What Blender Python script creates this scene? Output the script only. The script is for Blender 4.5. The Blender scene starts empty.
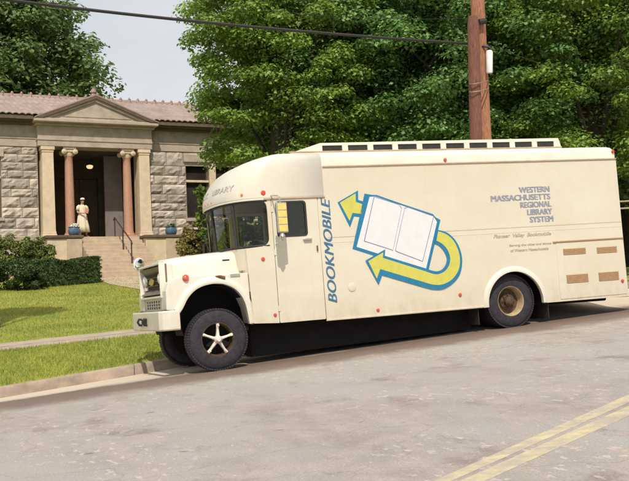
import bpy, bmesh, math, random
import numpy as np
from mathutils import Vector, Matrix, noise
random.seed(7)
SC = bpy.context.scene
COL = SC.collection
R = math.radians

# ------------------------------------------------------------------ frames
FPX = 1000.0; IW, IH = 629.0, 481.0
ROLL = R(2.5); PITCH = math.atan(68.5 / FPX)
CAM = Vector((0, 0, 1.5))
cF = Vector((0, math.cos(PITCH), math.sin(PITCH)))
u0 = Vector((0, -math.sin(PITCH), math.cos(PITCH))); r0 = Vector((1, 0, 0))
cR = r0 * math.cos(ROLL) - u0 * math.sin(ROLL)
cU = u0 * math.cos(ROLL) + r0 * math.sin(ROLL)
def at(px, py, depth):                      # point of the place seen at a pixel, at a distance
    return CAM + (cF + cR * ((px - 314.5) / FPX) - cU * ((py - 240.5) / FPX)) * depth

YAW = R(20.6); SLOPE = R(2.0)
T = Vector((math.cos(YAW) * math.cos(SLOPE), math.sin(YAW) * math.cos(SLOPE), math.sin(SLOPE)))
N = Vector((-math.sin(YAW), math.cos(YAW), 0))
B = T.cross(N)
ORG = Vector((-1.57718, 15.69808, 0.60183))
ta = (math.cos(YAW), math.sin(YAW)); na = (-math.sin(YAW), math.cos(YAW))
def aw(x, y):
    dx, dy = x - ORG.x, y - ORG.y
    return dx * ta[0] + dy * ta[1], dx * na[0] + dy * na[1]
def xy(a, w):
    return ORG.x + a * ta[0] + w * na[0], ORG.y + a * ta[1] + w * na[1]

# ------------------------------------------------------------------ terrain
KW = 2.35
def lerp(a, b, t): return a + (b - a) * t
def gz(a, w):
    s = 30 * math.tanh(a / 30.0)
    tw = max(-6.0, min(12.0, a))
    zw = 0.602 + 0.0785 * s
    zk = zw - 0.019 + 0.0285 * tw
    if w <= 0:
        return zw + 0.0186 * max(w, -18)
    if w <= KW: return lerp(zw, zk, w / KW)
    k = zk + 0.18
    l1 = 1.14 + 0.058 * s * (1 if a < 0 else 1.0)
    l2 = l1 + 0.10
    pts = [(KW, k), (KW + 0.16, k), (5.3, l1), (6.6, l2), (13.0, lerp(l2, 2.70, .42)), (21.8, 2.70 + 0.012 * s), (25.2, 3.22), (33, 3.3), (400, 6.0)]
    for (w0, z0), (w1, z1) in zip(pts, pts[1:]):
        if w <= w1: return lerp(z0, z1, (w - w0) / (w1 - w0))
    return pts[-1][1]
def gpt(a, w, dz=0.0):
    x, y = xy(a, w); return Vector((x, y, gz(a, w) + dz))
def gat(x, y): return gz(*aw(x, y))
def ground_hit(px, py):
    d = at(px, py, 1.0) - CAM
    t = 4.0
    while t < 80:
        p = CAM + d * t
        if p.z < gat(p.x, p.y): break
        t += 0.02
    return CAM + d * t

# ------------------------------------------------------------------ objects
def tag(o, label=None, cat=None, group=None, kind=None):
    if label: o['label'] = label
    if cat: o['category'] = cat
    if group: o['group'] = group
    if kind: o['kind'] = kind
    return o
def empty(name, loc=(0, 0, 0), rotz=0.0, mat=None):
    o = bpy.data.objects.new(name, None); COL.objects.link(o)
    o.empty_display_size = .2
    if mat is not None: o.matrix_world = mat
    else: o.location = loc; o.rotation_euler = (0, 0, rotz)
    return o
def link_mesh(name, me, mat, parent=None, smooth=False):
    o = bpy.data.objects.new(name, me); COL.objects.link(o)
    if mat: me.materials.append(mat)
    if smooth:
        me.polygons.foreach_set('use_smooth', [True] * len(me.polygons))
    if parent: o.parent = parent
    return o
def copy_tree(o, parent=None):
    c = o.copy(); COL.objects.link(c)
    if parent: c.parent = parent
    for ch in o.children: copy_tree(ch, c)
    return c

class MB:
    def __init__(s): s.v = []; s.f = []
    def add(s, vs, fs):
        k = len(s.v); s.v += [tuple(v) for v in vs]; s.f += [tuple(i + k for i in f) for f in fs]; return s
    def box(s, x0, x1, y0, y1, z0, z1, m=None):
        vs = [(x, y, z) for z in (z0, z1) for y in (y0, y1) for x in (x0, x1)]
        if m is not None: vs = [m @ Vector(v) for v in vs]
        return s.add(vs, [(0, 2, 3, 1), (4, 5, 7, 6), (0, 1, 5, 4), (2, 6, 7, 3), (0, 4, 6, 2), (1, 3, 7, 5)])
    def tube(s, pts, rad, n=10, caps=True):
        pts = [Vector(p) for p in pts]
        if not hasattr(rad, '__len__'): rad = [rad] * len(pts)
        rings = []; up = None
        for i, p in enumerate(pts):
            d = (pts[min(i + 1, len(pts) - 1)] - pts[max(i - 1, 0)]).normalized()
            if up is None:
                up = Vector((0, 0, 1)) if abs(d.z) < .9 else Vector((1, 0, 0))
            a = d.cross(up).normalized(); b = a.cross(d).normalized(); up = b
            rings.append([p + (a * math.cos(2 * math.pi * k / n) + b * math.sin(2 * math.pi * k / n)) * rad[i] for k in range(n)])
        return s.loft(rings, caps)
    def loft(s, rings, caps=True, closed=True):
        n = len(rings[0]); k0 = len(s.v)
        for r in rings: s.v += [tuple(v) for v in r]
        for i in range(len(rings) - 1):
            for j in range(n if closed else n - 1):
                a = k0 + i * n + j; b = k0 + i * n + (j + 1) % n
                s.f.append((a, b, b + n, a + n))
        if caps:
            s.f.append(tuple(k0 + j for j in reversed(range(n))))
            s.f.append(tuple(k0 + (len(rings) - 1) * n + j for j in range(n)))
        return s
    def lathe(s, prof, c, ax, n=32, caps=True):        # prof: (radius, distance along ax)
        ax = Vector(ax).normalized(); c = Vector(c)
        t = Vector((0, 0, 1)) if abs(ax.z) < .9 else Vector((1, 0, 0))
        a = ax.cross(t).normalized(); b = ax.cross(a).normalized()
        rings = [[c + ax * h + (a * math.cos(2 * math.pi * k / n) + b * math.sin(2 * math.pi * k / n)) * r for k in range(n)] for r, h in prof]
        return s.loft(rings, caps)
    def build(s, name, mat, parent=None, smooth=False, bevel=0, seg=2, fix=True):
        me = bpy.data.meshes.new(name)
        me.from_pydata(s.v, [], s.f); me.update()
        if fix:
            bm = bmesh.new(); bm.from_mesh(me); bmesh.ops.recalc_face_normals(bm, faces=bm.faces); bm.to_mesh(me); bm.free()
        o = link_mesh(name, me, mat, parent, smooth)
        if smooth:
            try: me.set_sharp_from_angle(angle=R(38))
            except Exception: pass
        if bevel:
            md = o.modifiers.new('Bevel', 'BEVEL'); md.width = bevel; md.segments = seg; md.limit_method = 'ANGLE'; md.angle_limit = R(35)
        return o

def curve_mesh(cu):
    ob = bpy.data.objects.new('tmp', cu)
    COL.objects.link(ob); bpy.context.view_layer.update()
    dg = bpy.context.evaluated_depsgraph_get()
    me = bpy.data.meshes.new_from_object(ob.evaluated_get(dg))
    bpy.data.objects.remove(ob); bpy.data.curves.remove(cu)
    return me
def plate(name, loops, mat, parent, y=0.0, th=0.03, bevel=0, mapf=None, smooth=False):
    """flat panel in the XZ plane from closed outlines (holes even-odd), outer face at y, thickness th inward (+y)"""
    cu = bpy.data.curves.new(name, 'CURVE'); cu.dimensions = '2D'; cu.fill_mode = 'BOTH'; cu.extrude = th / 2
    for lp in loops:
        sp = cu.splines.new('POLY'); sp.points.add(len(lp) - 1); sp.use_cyclic_u = True
        for p, q in zip(sp.points, lp): p.co = (q[0], q[1], 0, 1)
    me = curve_mesh(cu)
    for v in me.vertices:
        x, z, t = v.co
        v.co = mapf(x, z, t) if mapf else (x, y + th / 2 + t, z)
    bm = bmesh.new(); bm.from_mesh(me); bmesh.ops.remove_doubles(bm, verts=bm.verts, dist=1e-5); bmesh.ops.recalc_face_normals(bm, faces=bm.faces); bm.to_mesh(me); bm.free()
    me.name = name
    o = link_mesh(name, me, mat, parent, smooth)
    if bevel:
        md = o.modifiers.new('Bevel', 'BEVEL'); md.width = bevel; md.segments = 2; md.limit_method = 'ANGLE'; md.angle_limit = R(50)
    return o
def text_plate(name, lines, mat, parent, mapf, bold=0.0, shear=0.0, th=0.002):
    """lines: (string, u0, u1, v0, v1) boxes the words are fitted to; mapf(u, v, t) -> local point"""
    allv = []; allf = []
    for (st, U0, U1, V0, V1), (bu, bt) in [(q, r_) for q in lines for r_ in ([(-bold, 0), (0, -.0006), (bold, -.0012)] if bold else [(0, 0)])]:
        cu = bpy.data.curves.new(name, 'FONT'); cu.body = st; cu.size = 1; cu.extrude = th / 2; cu.shear = shear
        cu.resolution_u = 4
        me = curve_mesh(cu)
        xs = [v.co.x for v in me.vertices]; ys = [v.co.y for v in me.vertices]
        x0, x1, y0, y1 = min(xs), max(xs), min(ys), max(ys)
        k = len(allv)
        for v in me.vertices:
            u = U0 + (v.co.x - x0) / (x1 - x0) * (U1 - U0); w = V0 + (v.co.y - y0) / (y1 - y0) * (V1 - V0)
            allv.append(tuple(mapf(u + bu, w, v.co.z + bt)))
        allf += [tuple(i + k for i in p.vertices) for p in me.polygons]
    me = bpy.data.meshes.new(name); me.from_pydata(allv, [], allf); me.update()
    return link_mesh(name, me, mat, parent)
def rrect(x0, x1, z0, z1, r, n=5, rs=None):
    rs = rs or (r, r, r, r)          # bl, br, tr, tl
    out = []
    for (cx, cz, a0, rr) in ((x0, z0, 180, rs[0]), (x1, z0, 270, rs[1]), (x1, z1, 0, rs[2]), (x0, z1, 90, rs[3])):
        ccx = cx + (rr if cx == x0 else -rr); ccz = cz + (rr if cz == z0 else -rr)
        for k in range(n + 1):
            a = R(a0 + 90 * k / n); out.append((ccx + rr * math.cos(a), ccz + rr * math.sin(a)))
    return out
def smooth(path, corners=(), closed=False, k=4):
    """Catmull-Rom through the points; listed corners stay sharp"""
    n = len(path); out = []
    for i in range(n if closed else n - 1):
        p1, p2 = path[i], path[(i + 1) % n]; j = (i + 1) % n
        if i in corners and j in corners: out.append(p1); continue
        p0 = p1 if (i in corners or (not closed and i == 0)) else path[(i - 1) % n]
        p3 = p2 if (j in corners or (not closed and j == n - 1)) else path[(j + 1) % n]
        for q in range(k):
            t = q / k
            out.append(tuple(.5 * (2 * b + (c - a) * t + (2 * a - 5 * b + 4 * c - d) * t * t + (3 * b - a - 3 * c + d) * t ** 3) for a, b, c, d in zip(p0, p1, p2, p3)))
    if not closed: out.append(path[-1])
    return out
def arc(cx, cz, r, a0, a1, n):
    return [(cx + r * math.cos(R(lerp(a0, a1, k / n))), cz + r * math.sin(R(lerp(a0, a1, k / n)))) for k in range(n + 1)]

# ------------------------------------------------------------------ materials
def nt(m): m.use_nodes = True; return m.node_tree.nodes, m.node_tree.links
def mat(name, col, rough=.6, metal=0.0, var=0.12, scale=6.0, bump=0.0, bscale=40.0, coat=0.0, emit=None, spec=None, island=0.0, trans=0.0, detail=6, col2=None, ramp=(.35, .65), coord='Object', stretch=None, cold=None):
    m = bpy.data.materials.new(name); n, l = nt(m); n.clear()
    out = n.new('ShaderNodeOutputMaterial'); p = n.new('ShaderNodeBsdfPrincipled'); l.new(p.outputs[0], out.inputs[0])
    p.inputs['Roughness'].default_value = rough; p.inputs['Metallic'].default_value = metal
    if spec is not None: p.inputs['Specular IOR Level'].default_value = spec
    if coat: p.inputs['Coat Weight'].default_value = coat; p.inputs['Coat Roughness'].default_value = .12
    tc = n.new('ShaderNodeTexCoord'); src = tc.outputs[coord]
    if stretch:
        mp = n.new('ShaderNodeMapping'); mp.inputs['Scale'].default_value = stretch; l.new(src, mp.inputs[0]); src = mp.outputs[0]
    nz = n.new('ShaderNodeTexNoise'); nz.inputs['Scale'].default_value = scale; nz.inputs['Detail'].default_value = detail; nz.inputs['Roughness'].default_value = .62
    l.new(src, nz.inputs['Vector'])
    cr = n.new('ShaderNodeValToRGB'); l.new(nz.outputs[0], cr.inputs[0])
    c = Vector(col[:3]); lo = col2 if col2 else tuple(c * (1 - var)); hi = tuple(min(1, x) for x in c * (1 + var))
    cr.color_ramp.elements[0].position = ramp[0]; cr.color_ramp.elements[1].position = ramp[1]
    cr.color_ramp.elements[0].color = (*lo, 1); cr.color_ramp.elements[1].color = (*(hi if not col2 else col[:3]), 1)
    cout = cr.outputs[0]
    if island:
        g = n.new('ShaderNodeNewGeometry'); r2 = n.new('ShaderNodeMapRange'); l.new(g.outputs['Random Per Island'], r2.inputs[0])
        r2.inputs[3].default_value = 1 - island; r2.inputs[4].default_value = 1 + island
        mx = n.new('ShaderNodeVectorMath'); mx.operation = 'SCALE'; l.new(cout, mx.inputs[0]); l.new(r2.outputs[0], mx.inputs['Scale']); cout = mx.outputs[0]
    l.new(cout, p.inputs['Base Color'])
    if bump:
        b = n.new('ShaderNodeBump'); b.inputs['Strength'].default_value = bump; b.inputs['Distance'].default_value = .02
        n2 = n.new('ShaderNodeTexNoise'); n2.inputs['Scale'].default_value = bscale; n2.inputs['Detail'].default_value = 8
        l.new(src, n2.inputs['Vector']); l.new(n2.outputs[0], b.inputs['Height']); l.new(b.outputs[0], p.inputs['Normal'])
    if emit:
        p.inputs['Emission Color'].default_value = (*emit[0], 1); p.inputs['Emission Strength'].default_value = emit[1]
    if trans:
        t = n.new('ShaderNodeBsdfTranslucent'); l.new(cout, t.inputs[0])
        ms = n.new('ShaderNodeMixShader'); ms.inputs[0].default_value = trans
        l.new(p.outputs[0], ms.inputs[1]); l.new(t.outputs[0], ms.inputs[2]); l.new(ms.outputs[0], out.inputs[0])
    return m
def glass_mat(name, tint=(.55, .6, .55), rough=.02):
    m = bpy.data.materials.new(name); n, l = nt(m); n.clear()
    out = n.new('ShaderNodeOutputMaterial'); tr = n.new('ShaderNodeBsdfTransparent'); tr.inputs[0].default_value = (*tint, 1)
    gl = n.new('ShaderNodeBsdfGlossy'); gl.inputs['Roughness'].default_value = rough; gl.inputs[0].default_value = (.9, .95, .92, 1)
    fr = n.new('ShaderNodeLayerWeight'); fr.inputs[0].default_value = .5; pw = n.new('ShaderNodeMath'); pw.operation = 'POWER'; pw.inputs[1].default_value = 4.0; l.new(fr.outputs['Facing'], pw.inputs[0])
    mv = n.new('ShaderNodeMapRange'); mv.inputs[3].default_value = .04; mv.inputs[4].default_value = .6; l.new(pw.outputs[0], mv.inputs[0])
    ms = n.new('ShaderNodeMixShader'); l.new(mv.outputs[0], ms.inputs[0]); l.new(tr.outputs[0], ms.inputs[1]); l.new(gl.outputs[0], ms.inputs[2]); l.new(ms.outputs[0], out.inputs[0])
    return m

M = {}
def body_paint(name, col):
    """sheet-metal paint: slight ripple, rain streaks, road film along the sill"""
    m = bpy.data.materials.new(name); n, l = nt(m); p = n['Principled BSDF']; p.inputs['Roughness'].default_value = .42
    p.inputs['Coat Weight'].default_value = .25; p.inputs['Coat Roughness'].default_value = .2
    tc = n.new('ShaderNodeTexCoord')
    def noi(sc, scale, det=5):
        mp = n.new('ShaderNodeMapping'); mp.inputs['Scale'].default_value = sc; l.new(tc.outputs['Object'], mp.inputs[0])
        z = n.new('ShaderNodeTexNoise'); z.inputs['Scale'].default_value = scale; z.inputs['Detail'].default_value = det; z.inputs['Roughness'].default_value = .65; l.new(mp.outputs[0], z.inputs[0]); return z.outputs[0]
    def rmp(src, a, b, c0, c1):
        r_ = n.new('ShaderNodeMapRange'); l.new(src, r_.inputs[0])
        for i, q in enumerate((a, b, c0, c1)): r_.inputs[i + 1].default_value = q
        return r_.outputs[0]
    def mixc(f, a, b):
        x = n.new('ShaderNodeMix'); x.data_type = 'RGBA'; l.new(f, x.inputs[0])
        if hasattr(a, 'links'): l.new(a, x.inputs[6])
        else: x.inputs[6].default_value = (*a, 1)
        x.inputs[7].default_value = (*b, 1); return x.outputs[2]
    c = mixc(rmp(noi((1, 1, 1), .9), .35, .65, 0, 1), col, tuple(q * w_ for q, w_ in zip(col, (.94, .91, .86))))
    c = mixc(rmp(noi((7, 7, .35), 1.6, 7), .56, .74, 0, .2), c, (.50, .40, .27))
    c = mixc(rmp(noi((3, 3, 3), 7, 8), .66, .72, 0, .35), c, (.42, .30, .18))
    sp = n.new('ShaderNodeSeparateXYZ'); l.new(tc.outputs['Object'], sp.inputs[0])
    mu = n.new('ShaderNodeMath'); mu.operation = 'MULTIPLY'; l.new(rmp(sp.outputs[2], .60, 1.15, .5, 0), mu.inputs[0]); l.new(rmp(noi((2, 2, 1), 3, 8), .35, .65, 0, .9), mu.inputs[1])
    c = mixc(mu.outputs[0], c, (.45, .34, .23))
    l.new(c, p.inputs['Base Color'])
    b = n.new('ShaderNodeBump'); b.inputs['Strength'].default_value = .35; b.inputs['Distance'].default_value = .03
    l.new(noi((1, 1, 1), 1.7, 2), b.inputs['Height']); l.new(b.outputs[0], p.inputs['Normal'])
    return m
M['side'] = body_paint('cream_paint', (.68, .63, .505))
M['cap'] = body_paint('white_fibreglass', (.73, .695, .60))
M['hood'] = body_paint('white_enamel', (.73, .695, .60))
M['roof'] = mat('roof_paint', (.78, .72, .6), .45, var=.08, scale=2)
M['seam'] = mat('seam_shadow_paint', (.45, .33, .21), .6, var=.15, scale=8)
M['rubber'] = mat('rubber', (.03, .028, .028), .75, var=.3, scale=20, bump=.3, bscale=60)
M['tyre'] = mat('tyre_rubber', (.028, .024, .03), .8, var=.3, scale=14, bump=.4, bscale=50)
M['black'] = mat('black_paint', (.015, .014, .014), .6, var=.2)
M['dark'] = mat('underbody_shade_black', (.006, .005, .005), .9, var=.3)  # near-black: the shade under the truck is put into the colour
M['chrome'] = mat('dull_chrome', (.66, .63, .57), .25, metal=1, var=.1)
M['rimdark'] = mat('dark_rim', (.10, .065, .04), .5, var=.2, scale=10, metal=.2)
M['rim'] = mat('gold_rim_paint', (.50, .38, .22), .45, var=.2, scale=10, metal=.15)
M['hubdark'] = mat('hub_grime', (.09, .055, .03), .8, var=.3, scale=20)
M['spoke'] = mat('cream_spoke_paint', (.74, .68, .58), .35, var=.2, scale=10)
M['rust'] = mat('rusty_steel', (.16, .07, .03), .85, var=.4, scale=20)
M['red'] = mat('red_lens', (.62, .07, .03), .25, var=.1, coat=.5)
M['amber'] = mat('amber_lens', (.75, .18, .06), .25, var=.1, coat=.5)
M['blue'] = mat('teal_blue_vinyl', (.012, .18, .34), .45, var=.08, scale=8)
M['letter'] = mat('slate_blue_lettering', (.05, .15, .26), .5, var=.15, scale=10)
M['yellow'] = mat('lime_yellow_vinyl', (.57, .54, .10), .45, var=.06, scale=8)
M['page'] = mat('white_vinyl', (.70, .70, .69), .4, var=.03)
M['pline'] = mat('violet_line', (.22, .19, .38), .5, var=.1)
M['greytext'] = mat('faded_grey_lettering', (.27, .28, .34), .6, var=.25, scale=30)
M['capt'] = mat('faded_lilac_lettering', (.50, .46, .46), .6, var=.2, scale=30)
M['fainttext'] = mat('faint_grey_lettering', (.48, .38, .28), .6, var=.15, scale=30)
M['vent'] = mat('brown_vent', (.40, .24, .12), .6, var=.1, scale=20)
M['glass'] = glass_mat('vehicle_glass', (.86, .88, .80))
M['dglass'] = mat('dark_window_glass', (.03, .026, .022), .08, var=.2)
M['inner'] = mat('cab_lining', (.10, .075, .055), .8, var=.2)
M['seat'] = mat('seat_vinyl', (.05, .03, .02), .5, var=.2)
M['mirroryellow'] = mat('amber_mirror_face', (.80, .60, .16), .3, var=.12, scale=12)
M['silver'] = mat('mirror_silver', (.85, .87, .88), .08, metal=1, var=.02)
M['lens'] = mat('lamp_glass', (.75, .74, .68), .12, var=.05, coat=.6)
M['gold'] = mat('gold_emblem', (.55, .42, .16), .35, metal=.6, var=.1)
M['grille'] = mat('bronze_grille', (.17, .13, .085), .45, metal=.3, var=.2)

M['stone'] = mat('rock_faced_sandstone', (.42, .36, .30), .9, var=.25, scale=2.2, bump=1, bscale=12, island=.24)
M['mortar'] = mat('mortar', (.24, .19, .145), .95, var=.15, scale=8)
M['ashlar'] = mat('smooth_sandstone', (.42, .35, .275), .85, var=.14, scale=3, bump=.25, bscale=25)
M['pale'] = mat('pale_sandstone', (.66, .53, .37), .8, var=.10, scale=3, bump=.2, bscale=30)
M['column'] = mat('red_granite', (.48, .26, .175), .5, var=.12, scale=14)
M['capital'] = mat('carved_limestone', (.58, .46, .33), .8, var=.12, scale=14)
M['brown'] = mat('brown_coping', (.13, .085, .055), .8, var=.2, scale=5)
M['step'] = mat('step_stone', (.50, .39, .28), .85, var=.12, scale=3, bump=.3, bscale=20)
M['tile'] = mat('clay_tile', (.30, .23, .20), .8, var=.18, scale=1.5, bump=.4, bscale=20)
M['ridge'] = mat('ridge_clay', (.30, .20, .165), .8, var=.18, scale=5)
M['eave'] = mat('dark_eave_paint', (.12, .085, .055), .7, var=.2)
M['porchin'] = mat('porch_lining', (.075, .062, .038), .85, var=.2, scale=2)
M['doorgrey'] = mat('grey_door', (.20, .17, .155), .7, var=.12, scale=3)
M['bwin'] = mat('dark_pane', (.035, .03, .026), .1, var=.3, scale=1.5)
M['iron'] = mat('black_iron', (.05, .035, .03), .5, var=.3)
M['potblue'] = mat('blue_glaze', (.08, .14, .22), .3, var=.2, scale=9)
M['lampglow'] = mat('lamp_glow', (.9, .7, .4), .5, emit=((1, .72, .38), .8))

M['skin'] = mat('skin', (.50, .26, .19), .55, var=.06)
M['dress'] = mat('cream_dress', (.72, .64, .47), .85, var=.06, scale=8, bump=.2, bscale=20)
M['hair'] = mat('brown_hair', (.05, .03, .02), .6, var=.3, scale=40)
M['hat'] = mat('white_cotton', (.78, .74, .64), .8, var=.05)
M['bagpink'] = mat('pink_book_cover', (.60, .28, .22), .5, var=.1)
M['shoe'] = mat('tan_leather', (.22, .10, .06), .5, var=.15)

M['pole'] = mat('brown_creosote_wood', (.18, .075, .05), .9, var=.35, scale=11, bump=.6, bscale=18, stretch=(6, 6, .5))
M['pole2'] = mat('orange_weathered_wood', (.36, .16, .085), .85, var=.4, scale=11, bump=.6, bscale=18, stretch=(6, 6, .45))
M['wire'] = mat('cable_black', (.02, .018, .016), .6)
M['white'] = mat('white_box_paint', (.78, .77, .74), .5, var=.06)
M['band'] = mat('steel_band', (.35, .25, .2), .5, metal=.5, var=.2)
M['bark'] = mat('bark', (.055, .042, .032), .95, var=.3, scale=6, bump=1, bscale=14, stretch=(4, 4, .8))
M['leaf'] = mat('maple_leaf', (.21, .32, .055), .55, var=.25, scale=.5, island=.4, trans=.4)
M['leafcool'] = mat('bluish_leaf', (.17, .31, .085), .55, var=.25, scale=.5, island=.4, trans=.4)
M['leafdark'] = mat('dark_leaf', (.14, .21, .06), .6, var=.25, scale=.5, island=.35, trans=.35)
M['leafolive'] = mat('olive_leaf', (.26, .22, .065), .6, var=.25, scale=2, island=.4, trans=.25)
M['leafyew'] = mat('yew_leaf', (.055, .095, .022), .6, var=.3, scale=1, island=.4, trans=.12)
M['leafyew2'] = mat('juniper_leaf', (.17, .21, .05), .6, var=.3, scale=1, island=.4, trans=.15)
M['blade'] = mat('grass_blade', (.37, .37, .06), .6, var=.3, scale=.6, island=.35, trans=.3, col2=(.20, .26, .038), coord='Object')

# ------------------------------------------------------------------ ground
def road_mat():
    m = bpy.data.materials.new('worn_asphalt'); n, l = nt(m); n.clear()
    out = n.new('ShaderNodeOutputMaterial'); p = n.new('ShaderNodeBsdfPrincipled'); l.new(p.outputs[0], out.inputs[0])
    p.inputs['Roughness'].default_value = .85; p.inputs['Specular IOR Level'].default_value = .3
    uv = n.new('ShaderNodeUVMap'); uv.uv_map = 'UVMap'
    def noi(scale, detail=6, rough=.6, sx=1, sy=1, ntype='FBM'):
        mp = n.new('ShaderNodeMapping'); mp.inputs['Scale'].default_value = (sx, sy, 1); l.new(uv.outputs[0], mp.inputs[0])
        z = n.new('ShaderNodeTexNoise'); z.inputs['Scale'].default_value = scale; z.inputs['Detail'].default_value = detail; z.inputs['Roughness'].default_value = rough
        l.new(mp.outputs[0], z.inputs['Vector']); return z.outputs[0]
    def ramp(src, *st):
        c = n.new('ShaderNodeValToRGB'); l.new(src, c.inputs[0]); e = c.color_ramp.elements
        while len(e) < len(st): e.new(.5)
        for el, (pos, col) in zip(e, st): el.position = pos; el.color = (*(col if hasattr(col, '__len__') else (col,) * 3), 1)
        return c.outputs[0]
    def mix(fac, a, b, mode='MIX'):
        x = n.new('ShaderNodeMix'); x.data_type = 'RGBA'; x.blend_type = mode
        if hasattr(fac, 'links'): l.new(fac, x.inputs[0])
        else: x.inputs[0].default_value = fac
        for i, s in ((6, a), (7, b)):
            if hasattr(s, 'links'): l.new(s, x.inputs[i])
            else: x.inputs[i].default_value = (*s, 1)
        return x.outputs[2]
    base = ramp(noi(.35, 8, .65, 1.1, .6), (.36, (.295, .25, .22)), (.5, (.345, .315, .29)), (.62, (.37, .355, .34)))
    base = mix(ramp(noi(2.2, 6, .7, 1.2, .7), (.42, 0), (.62, 1)), base, (.385, .335, .295))
    base = mix(ramp(noi(1.1, 7, .7, 1, .6), (.56, 0), (.66, .75)), base, (.235, .18, .15))
    fine = ramp(noi(55, 3, .7), (.3, .78), (.7, 1.2)); base = mix(1.0, base, fine, 'MULTIPLY')
    # pale chips of worn-through aggregate, gathered in drifts
    ch = ramp(noi(9, 4, .6, 1.3, .55), (.585, 0), (.63, 1)); dr = ramp(noi(.45, 4, .6, 1, .8), (.43, 0), (.54, 1))
    base = mix(mix(1, ch, dr, 'MULTIPLY'), base, (.50, .42, .365))
    ch2 = ramp(noi(20, 2, .5, 1.2, .55), (.70, 0), (.72, .8)); base = mix(ch2, base, (.54, .47, .42))
    dk = ramp(noi(5, 3, .5, .6, .8), (.70, 0), (.73, .7)); base = mix(dk, base, (.16, .11, .09))
    # cracks
    vo = n.new('ShaderNodeTexVoronoi'); vo.feature = 'DISTANCE_TO_EDGE'; vo.inputs['Scale'].default_value = .55
    wv = n.new('ShaderNodeTexNoise'); wv.inputs['Scale'].default_value = 1.5; wv.inputs['Detail'].default_value = 6
    l.new(uv.outputs[0], wv.inputs['Vector'])
    ad = n.new('ShaderNodeVectorMath'); ad.operation = 'MULTIPLY_ADD'; ad.inputs[1].default_value = (.7, .7, .7)
    l.new(wv.outputs['Color'], ad.inputs[0]); l.new(uv.outputs[0], ad.inputs[2]); l.new(ad.outputs[0], vo.inputs['Vector'])
    ck = ramp(vo.outputs[0], (0.0, .3), (.006, 0)); base = mix(ck, base, (.15, .11, .09))
    # gutter: sandy strip against the kerb, then a band of dark grime (w is the second coordinate)
    sp = n.new('ShaderNodeSeparateXYZ'); l.new(uv.outputs[0], sp.inputs[0])
    wob = n.new('ShaderNodeMath'); wob.operation = 'MULTIPLY_ADD'; l.new(noi(1.0, 8, .75, .8, .6), wob.inputs[0]); wob.inputs[1].default_value = 1.6
    l.new(sp.outputs[1], wob.inputs[2])
    mr = n.new('ShaderNodeMapRange'); mr.inputs[1].default_value = -2.15; mr.inputs[2].default_value = 3.55; l.new(wob.outputs[0], mr.inputs[0])
    grime = ramp(mr.outputs[0], (.26, 0), (.38, .8), (.56, .9), (.64, 0)); base = mix(grime, base, (.15, .10, .072))
    sand = ramp(mr.outputs[0], (.60, 0), (.70, .85), (1.0, .9)); base = mix(sand, base, (.62, .51, .39))
    l.new(base, p.inputs['Base Color'])
    b = n.new('ShaderNodeBump'); b.inputs['Strength'].default_value = .5; b.inputs['Distance'].default_value = .015
    l.new(noi(38, 5, .7), b.inputs['Height']); l.new(b.outputs[0], p.inputs['Normal'])
    return m
M['road'] = road_mat()
M['kerb'] = mat('kerb_stone', (.34, .265, .205), .9, var=.25, scale=2.5, bump=.6, bscale=14)
M['walk'] = mat('concrete_walk', (.40, .32, .245), .9, var=.12, scale=3, bump=.3, bscale=30)
M['lawn'] = mat('lawn_turf', (.33, .32, .05), .95, var=.2, scale=1.1, bump=.8, bscale=30, col2=(.19, .23, .03), ramp=(.36, .62))
M['paint'] = None
def paint_mat():
    m = bpy.data.materials.new('worn_yellow_paint'); n, l = nt(m); p = n['Principled BSDF']; p.inputs['Roughness'].default_value = .75
    tc = n.new('ShaderNodeTexCoord'); z = n.new('ShaderNodeTexNoise'); z.inputs['Scale'].default_value = 5; z.inputs['Detail'].default_value = 9; z.inputs['Roughness'].default_value = .72
    l.new(tc.outputs['Object'], z.inputs[0]); c = n.new('ShaderNodeValToRGB'); l.new(z.outputs[0], c.inputs[0])
    e = c.color_ramp.elements; e[0].position = .42; e[0].color = (.40, .345, .28, 1); e[1].position = .64; e[1].color = (.60, .51, .29, 1)
    l.new(c.outputs[0], p.inputs['Base Color']); return m
M['paint'] = paint_mat()

def spaced(lo, hi, near0, near1, fine, coarse):
    out = []; x = lo
    while x < hi:
        out.append(x)
        d = 0 if near0 <= x <= near1 else min(abs(x - near0), abs(x - near1))
        x += fine + d * coarse
    out.append(hi); return out
def sheet(name, A, W, m, dz=0.0, zfun=None):
    vs = [gpt(a, w, dz) if zfun is None else Vector((*xy(a, w), zfun(a, w))) for w in W for a in A]
    na_ = len(A); fs = [(j * na_ + i, j * na_ + i + 1, (j + 1) * na_ + i + 1, (j + 1) * na_ + i) for j in range(len(W) - 1) for i in range(na_ - 1)]
    me = bpy.data.meshes.new(name); me.from_pydata(vs, [], fs); me.update()
    uvl = me.uv_layers.new(name='UVMap'); cs = [(a, w) for w in W for a in A]
    for lp in me.loops: uvl.data[lp.index].uv = cs[lp.vertex_index]
    return link_mesh(name, me, m, None, True)
AA = spaced(-160, 220, -12, 14, .5, .12)
tag(sheet('road', AA, spaced(-60, KW, -14, KW, .3, .1), M['road'], zfun=lambda a, w: gz(a, min(w, KW - 1e-6))), kind='structure')
KB = KW + 0.16
tag(sheet('lawn', AA, [6.6, 8, 10, 11.5, 13, 15, 17, 19, 21.8, 23.5, 25.2, 28, 33, 50, 90, 180, 400], M['lawn']), kind='structure')
tag(sheet('verge', AA, [KB, 3.1, 3.8, 4.6, 5.3], M['lawn']), kind='structure')
tag(sheet('sidewalk', AA, [5.3, 6.0, 6.6], M['walk'], zfun=lambda a, w: gz(a, w)), kind='structure')
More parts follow.
